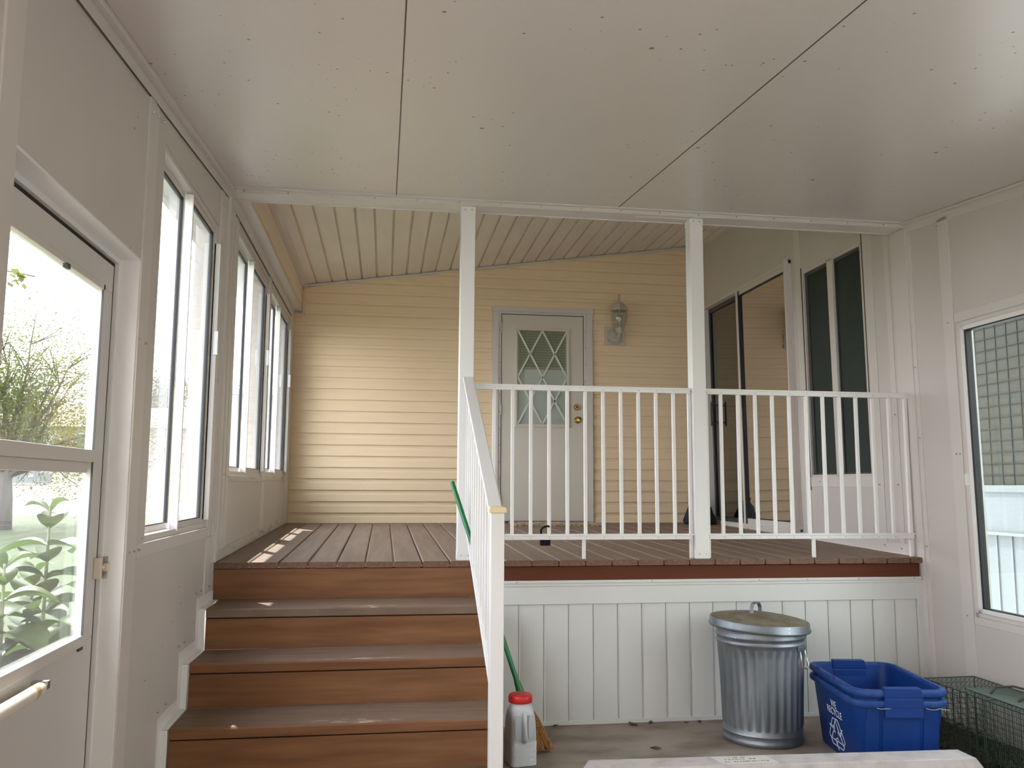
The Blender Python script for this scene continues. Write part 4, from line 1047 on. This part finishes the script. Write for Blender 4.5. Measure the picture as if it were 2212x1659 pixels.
# ================================================================== OUTSIDE LEFT
def gz(y): return max(-.02, min(.045*(y-1.5), .045*(43-1.5)))
def terrain(name, mt, x0, x1, y0, y1, nx=2, ny=20, lift=0, lab='', cat='ground', kind='structure'):
    m = MB(); vs = []; fs = []
    for j in range(ny+1):
        for i in range(nx+1):
            x = x0+(x1-x0)*i/nx; y = y0+(y1-y0)*j/ny; vs.append((x, y, gz(y)+lift))
    for j in range(ny):
        for i in range(nx): a = j*(nx+1)+i; fs.append((a, a+1, a+nx+2, a+nx+1))
    m.add(vs, fs); o = m.build(name, mt); tag(o, lab, cat, kind=kind); return o
M_lawn = mat('green_lawn', (.020, .040, .005, 1), .9, noise=((3, 3, 3), (.034, .052, .010, 1), .35, .65))
M_dry = mat('dry_lawn', (.052, .045, .022, 1), .9, noise=((.6, .6, .6), (.042, .044, .02, 1), .35, .65))
M_road = mat('pale_asphalt', (.26, .25, .235, 1), .85)
terrain('lawn', M_lawn, -60, -.96, -6, 16.3, 2, 30, lab='green lawn outside the storm door', kind='stuff')
terrain('road', M_road, -60, 20, 16.3, 19.6, 2, 6, lab='pale road crossing behind the lawn', cat='road')
terrain('dry_lawn', M_dry, -80, 30, 19.6, 43, 2, 30, lab='yellow dry grass field beyond the road', kind='stuff')
m = MB(); m.box(-90, 60, 43, 140, 1.84, 1.867); struct(m.build('far_ground', M_dry), 'flat far ground behind the dry grass', 'ground')
o = B(-2.35, -1.0, -3, 7.5, -.03, .03).build('garden_path', mat('light_paving', (.66, .62, .56, 1), .85)); tag(o, 'pale concrete path outside the storm door', 'path', kind='structure')
o = B(-12, 14, -14, Y0, -.15, -.02).build('driveway', M_road); tag(o, 'concrete driveway behind the viewer', 'driveway', kind='structure')

o = MB().box(-14, 16, -15.5, -14.6, -.1, 4.6).build('light_blocker', mat('dark_blocker', (.05, .06, .03, 1), .9, noise=((4, 4, 4), (.09, .10, .05, 1), .4, .6))); tag(o, 'added dark block behind the viewer, cutting low light from the sky', 'light_blocker', kind='structure')  # unseen block added to keep low sky light off the newel and skirting
M_bark = mat('grey_bark', (.06, .05, .045, 1), .9, noise=((20, 20, 5), (.10, .085, .075, 1), .35, .7), bump=((40, 40, 10), .6, .01))
M_leafy = mat('yellow_green_leaves', (.12, .13, .022, 1), .6, noise=((2.5, 2.5, 2.5), (.075, .10, .018, 1), .4, .62), **{'Subsurface Weight': 0.0})
M_leafd = mat('dull_green_leaves', (.075, .095, .055, 1), .7, noise=((1.5, 1.5, 1.5), (.05, .07, .04, 1), .4, .62))
def leaf_transl(m_, f):
    n = m_.node_tree; o = [x for x in n.nodes if x.type == 'OUTPUT_MATERIAL'][0]; b = n.nodes['Principled BSDF']
    t = n.nodes.new('ShaderNodeBsdfTranslucent'); src = b.inputs['Base Color'].links[0].from_socket if b.inputs['Base Color'].is_linked else None
    if src: n.links.new(src, t.inputs[0])
    else: t.inputs[0].default_value = b.inputs['Base Color'].default_value
    mx = n.nodes.new('ShaderNodeMixShader'); mx.inputs[0].default_value = f
    n.links.new(b.outputs[0], mx.inputs[1]); n.links.new(t.outputs[0], mx.inputs[2]); n.links.new(mx.outputs[0], o.inputs[0])
leaf_transl(M_leafy, .5); leaf_transl(M_leafd, .3)
def tree(loc, hh, trunk_h, rad, nleaf, lab, leafm, name='tree', group=None, lsize=.05, seed=1, sparse=1.0, twigs=14):
    r = random.Random(seed); e = thing(name, lab, 'tree', loc, group)
    L = Vector(loc); m = MB(); tips = []
    m.tube([L+Vector((0, 0, -.1)), L+Vector((.0, 0, trunk_h*.5)), L+Vector((-.03, 0, trunk_h))], [hh*.034, hh*.028, hh*.024], 12)
    for i in range(twigs):
        a = 2*PI*i/twigs+r.uniform(-.3, .3); el = r.uniform(.15, 1.3); ln = rad*r.uniform(.7, 1.0)
        p0 = L+Vector((0, 0, trunk_h*r.uniform(.85, 1.15))); p = p0.copy(); pts = [p0.copy()]; d = Vector((math.cos(a)*math.cos(el), math.sin(a)*math.cos(el), math.sin(el)*(hh-trunk_h)/rad*.8))
        for s in range(5):
            p = p+d*ln/5+Vector((r.uniform(-1, 1), r.uniform(-1, 1), r.uniform(-.6, .8)))*ln*.05; pts.append(p.copy())
            if s >= 1:
                for q in range(3):
                    dd = (d.normalized()+Vector((r.uniform(-1, 1), r.uniform(-1, 1), r.uniform(-.8, .8)))*.9).normalized()
                    e2 = p+dd*ln*.35; m.tube([p, p.lerp(e2, .5)+Vector((0, 0, r.uniform(-.04, .04))), e2], [hh*.0035, hh*.0025, hh*.0012], 4, cap=False); tips += [p.lerp(e2, t_) for t_ in (.35, .6, .85, 1)]
        m.tube(pts, [hh*.013*(1-.16*k) for k in range(6)], 7); tips += pts[2:]
    m.build('trunk', M_bark, e, smooth=True)
    m = MB()
    for i in range(nleaf):
        t_ = tips[r.randrange(len(tips))]; p = t_+Vector((r.gauss(0, 1), r.gauss(0, 1), r.gauss(0, .8)))*rad*.10*sparse
        u_ = Vector((r.uniform(-1, 1), r.uniform(-1, 1), r.uniform(-.6, .6))).normalized(); v_ = u_.cross(Vector((r.uniform(-1, 1), r.uniform(-1, 1), r.uniform(-1, 1)))).normalized()
        s = lsize*r.uniform(.6, 1.3)
        m.add([p-u_*s, p+v_*s*.35, p+u_*s, p-v_*s*.35], [(0, 1, 2, 3)])
    m.build('foliage', leafm, e)
    return e
tree((-5.44, 13.6, gz(13.6)), 3.25, .85, 1.75, 38000, 'small yellow-green tree with a forked trunk outside the storm door', M_leafy, lsize=.026, seed=4, twigs=22, sparse=1.5)

# milkweed plants just outside the door
M_mw = mat('milkweed_leaf', (.040, .075, .014, 1), .42, spec=.35, noise=((9, 9, 9), (.07, .11, .028, 1), .35, .65)); leaf_transl(M_mw, .45)
M_stem = mat('milkweed_stem', (.16, .19, .08, 1), .5)
def milkweed(x, y, top, lab, seed, tilt=(0, 0)):
    r = random.Random(seed); base = Vector((x, y, gz(y)-.0)); e = thing('milkweed_plant', lab, 'plant', base, 'broad-leaved plants outside the storm door')
    H = top-base.z; m = MB(); pts = [base+Vector((tilt[0]*t_*t_, tilt[1]*t_*t_, H*t_)) for t_ in (0, .25, .5, .75, 1)]
    m.tube(pts, [.009, .009, .008, .007, .005], 8); m.build('stem', M_stem, e, smooth=True)
    m = MB(); k = 0; z = .18
    def at(t_): return base+Vector((tilt[0]*t_*t_, tilt[1]*t_*t_, H*t_))
    while z < 1.0:
        for s in (0, 1):
            a = k*PI/2+s*PI+r.uniform(-.55, .55); ln = (.225 if z < .85 else .15)*r.uniform(.85, 1.15); wd = ln*.36; el = r.uniform(.1, .75) if z < .9 else r.uniform(.7, 1.2)
            d = Vector((math.cos(a), math.sin(a), 0)); n_ = Vector((-math.sin(a), math.cos(a), 0)); o_ = at(z)
            rows = []; NS = 8
            for i in range(NS+1):
                t_ = i/NS; w_ = wd*math.sin(PI*min(1, t_**.8))**.75 if 0 < t_ < 1 else .002
                c = o_+d*(ln*t_*math.cos(el))+Vector((0, 0, ln*(t_*math.sin(el)-.55*t_*t_)))
                lift = w_*.35
                rows.append([c-n_*w_+Vector((0, 0, lift)), c-n_*w_*.5+Vector((0, 0, lift*.35)), c, c+n_*w_*.5+Vector((0, 0, lift*.35)), c+n_*w_+Vector((0, 0, lift))])
            vs = [v for q in rows for v in q]; fs = [(i*5+j, i*5+j+1, i*5+j+6, i*5+j+5) for i in range(NS) for j in range(4)]
            m.add(vs, fs)
        z += .066; k += 1
    m.build('leaves', M_mw, e, smooth=True)
milkweed(-1.365, 3.85, 1.13, 'tallest broad-leaved green plant seen through the storm door', 2)
milkweed(-1.33, 3.38, .93, 'broad-leaved green plant at the left edge of the storm door glass', 5, (-.03, .05))
milkweed(-1.56, 4.15, .84, 'broad-leaved green plant behind the tallest one outside the storm door', 8, (.05, 0))
milkweed(-1.22, 3.42, .70, 'low broad-leaved green plant next to the wall outside the storm door', 11, (0, .04))
milkweed(-1.42, 3.62, .62, 'lowest broad-leaved green plant at the foot of the tallest one', 13, (0, .0))
# utility box
e = thing('utility_box', 'grey ground utility cabinet on the dry grass beyond the tree', 'utility box', (-10.5, 27.7, gz(27.7)))
m = MB(); g0 = gz(27.7)
m.prism([(-11.1, g0), (-10.0, g0), (-9.95, g0+.33), (-10.2, g0+.52), (-10.7, g0+.54), (-11.08, g0+.36)], 27.2, 28.1, 'y')
m.build('cabinet', mat('grey_green_paint', (.14, .15, .155, 1), .6), e, bevel=.02)
B(-10.31, -10.18, 27.17, 27.2, g0+.20, g0+.32).build('warning_label', M_white, e)
B(-11.13, -9.95, 27.15, 28.15, g0-.03, g0+.03).build('pad', M_road, e)
# a leafy twig hanging at the top left of the door glass
e = thing('hanging_twig', 'leafy twig hanging in the sky at the top left of the storm door glass', 'twig', (-3.0, 7.4, 2.95))
m = MB(); m.tube([(-3.5, 7.4, 3.0), (-3.2, 7.4, 2.96), (-2.86, 7.4, 2.90)], .006, 6); m.build('stem', M_bark, e)
m = MB(); r = random.Random(9)
for i in range(20):
    x = r.uniform(-3.15, -2.9); p = Vector((x, 7.4+r.uniform(-.1, .1), 2.89+r.uniform(-.09, .05))); u_ = Vector((r.uniform(-1, 1), 0, r.uniform(-1, 1))).normalized()*.030; v_ = Vector((-u_.z, .2*r.random(), u_.x))*.4
    m.add([p-u_, p+v_, p+u_, p-v_], [(0, 1, 2, 3)])
m.build('leaves', M_leafy, e)
# far trees and houses
far = [((-15.5, 60, 1.86), 7.0, 1.8, 3.4, 'full dull-green tree far behind, leftmost of the far trees'), ((-9.8, 56, 1.86), 6.2, 1.5, 3.0, 'far tree behind the dry grass, seen through the first window'),
       ((-24.5, 62, 1.86), 7.5, 1.8, 3.6, 'far tree behind the road, beyond the small yellow-green tree'), ((-5.6, 64, 1.86), 8.5, 2.0, 3.6, 'tallest far tree, seen through the deck windows')]
for i, (p, h_, t_, rd, lab) in enumerate(far):
    tree(p, h_, t_, rd, 5000, lab, M_leafd, 'distant_tree', 'far trees beyond the field', .16, 20+i, twigs=14)
M_hw = mat('house_wall_pale', (.24, .235, .22, 1), .7); M_hr = mat('house_roof_brown', (.13, .075, .06, 1), .8)
def house(x, y, w_, d_, h_, lab, hm, rm):
    e = thing('house', lab, 'house', (x, y, 1.86), 'far houses across the field')
    b = 1.86
    B(x-w_/2, x+w_/2, y-d_/2, y+d_/2, b, b+h_).build('wall', hm, e)
    m = MB(); m.prism([(y-d_/2-.3, b+h_), (y+d_/2+.3, b+h_), (y, b+h_+1.3)], x-w_/2-.3, x+w_/2+.3, 'x'); m.build('roof', rm, e)
    for k in (-.3, .0, .3):
        f_ = B(x+k*w_-.5, x+k*w_+.5, y-d_/2-.03, y-d_/2, b+.9, b+1.9).build('window', M_white, e)
        B(x+k*w_-.42, x+k*w_+.42, y-d_/2-.05, y-d_/2-.03, b+.98, b+1.82).build('pane', M_charcoal, f_)
house(-12.5, 50, 9, 6, 2.2, 'far house with a brown-red roof behind the field', M_hw, M_hr)
house(-24, 52, 8, 6, 2.2, 'far house at the left behind the small yellow-green tree', mat('house_wall_grey', (.17, .175, .175, 1), .7), mat('house_roof_grey', (.09, .09, .095, 1), .8))
# neighbour's pale block wall seen through the deck windows
e = thing('neighbour_house', 'pale panelled neighbour building seen through the deck windows', 'house', (-3.1, 24, gz(24)))
m = MB(); m.box(-4.35, -1.9, 24, 28, gz(24)-.2, 3.6); m.build('wall', mat('pale_block', (.26, .255, .245, 1), .7), e)
m = MB()
for i in range(4): m.box(-4.35+.65*i, -4.33+.65*i, 23.985, 24, gz(24), 3.6)
for j in range(5): m.box(-4.35, -1.9, 23.985, 24, 1.2+.5*j, 1.22+.5*j)
m.build('panel_joint', mat('pale_joint', (.17, .17, .165, 1), .8), e)
m = MB(); m.box(-4.6, -1.7, 23.7, 28.3, 3.6, 3.75); m.build('roof', M_hw, e)

# ================================================================== OUTSIDE RIGHT (seen through the big window)
e = thing('neighbour_skirting', 'white ribbed neighbour wall seen through the lower half of the big window', 'wall', (4.6, 5.0, 0))
XN = 6.3
m = MB(); m.box(XN, XN+.05, 1.5, 16, -.1, 1.0); m.box(XN-.03, XN+.05, 1.5, 16, 1.18, 1.245); m.box(XN-.01, XN+.05, 1.5, 16, .75, 1.2)
m.build('panel', mat('bright_white_vinyl', (.125, .14, .155, 1), .45), e)
m = MB()
y = 1.6
while y < 16: m.box(XN-.012, XN, y, y+.02, -.1, .75); y += .22
m.box(XN-.045, XN-.01, 1.5, 16, .74, .77)
m.build('rib', mat('grey_white_rib', (.15, .16, .17, 1), .5), e)
m = MB(); m.box(XN+.0, XN+.05, 1.5, 16, 1.25, 3.9)
m.build('lattice_back', mat('olive_screen', (.016, .017, .012, 1), .8, noise=((200, 200, 200), (.012, .013, .009, 1), .4, .6)), e)
m = MB(); y = 1.5
while y < 16: m.box(XN-.006, XN, y, y+.012, 1.25, 3.9); y += .16
z = 1.35
while z < 3.4: m.box(XN-.006, XN, 1.5, 16, z, z+.010); z += .12
m.build('lattice', mat('olive_lattice', (.006, .0065, .005, 1), .8), e)
o = B(3.12, 30, -6, 5.7, -.2, -.12).build('side_yard', M_lawn); tag(o, 'grass strip outside the right wall', 'grass', kind='stuff')
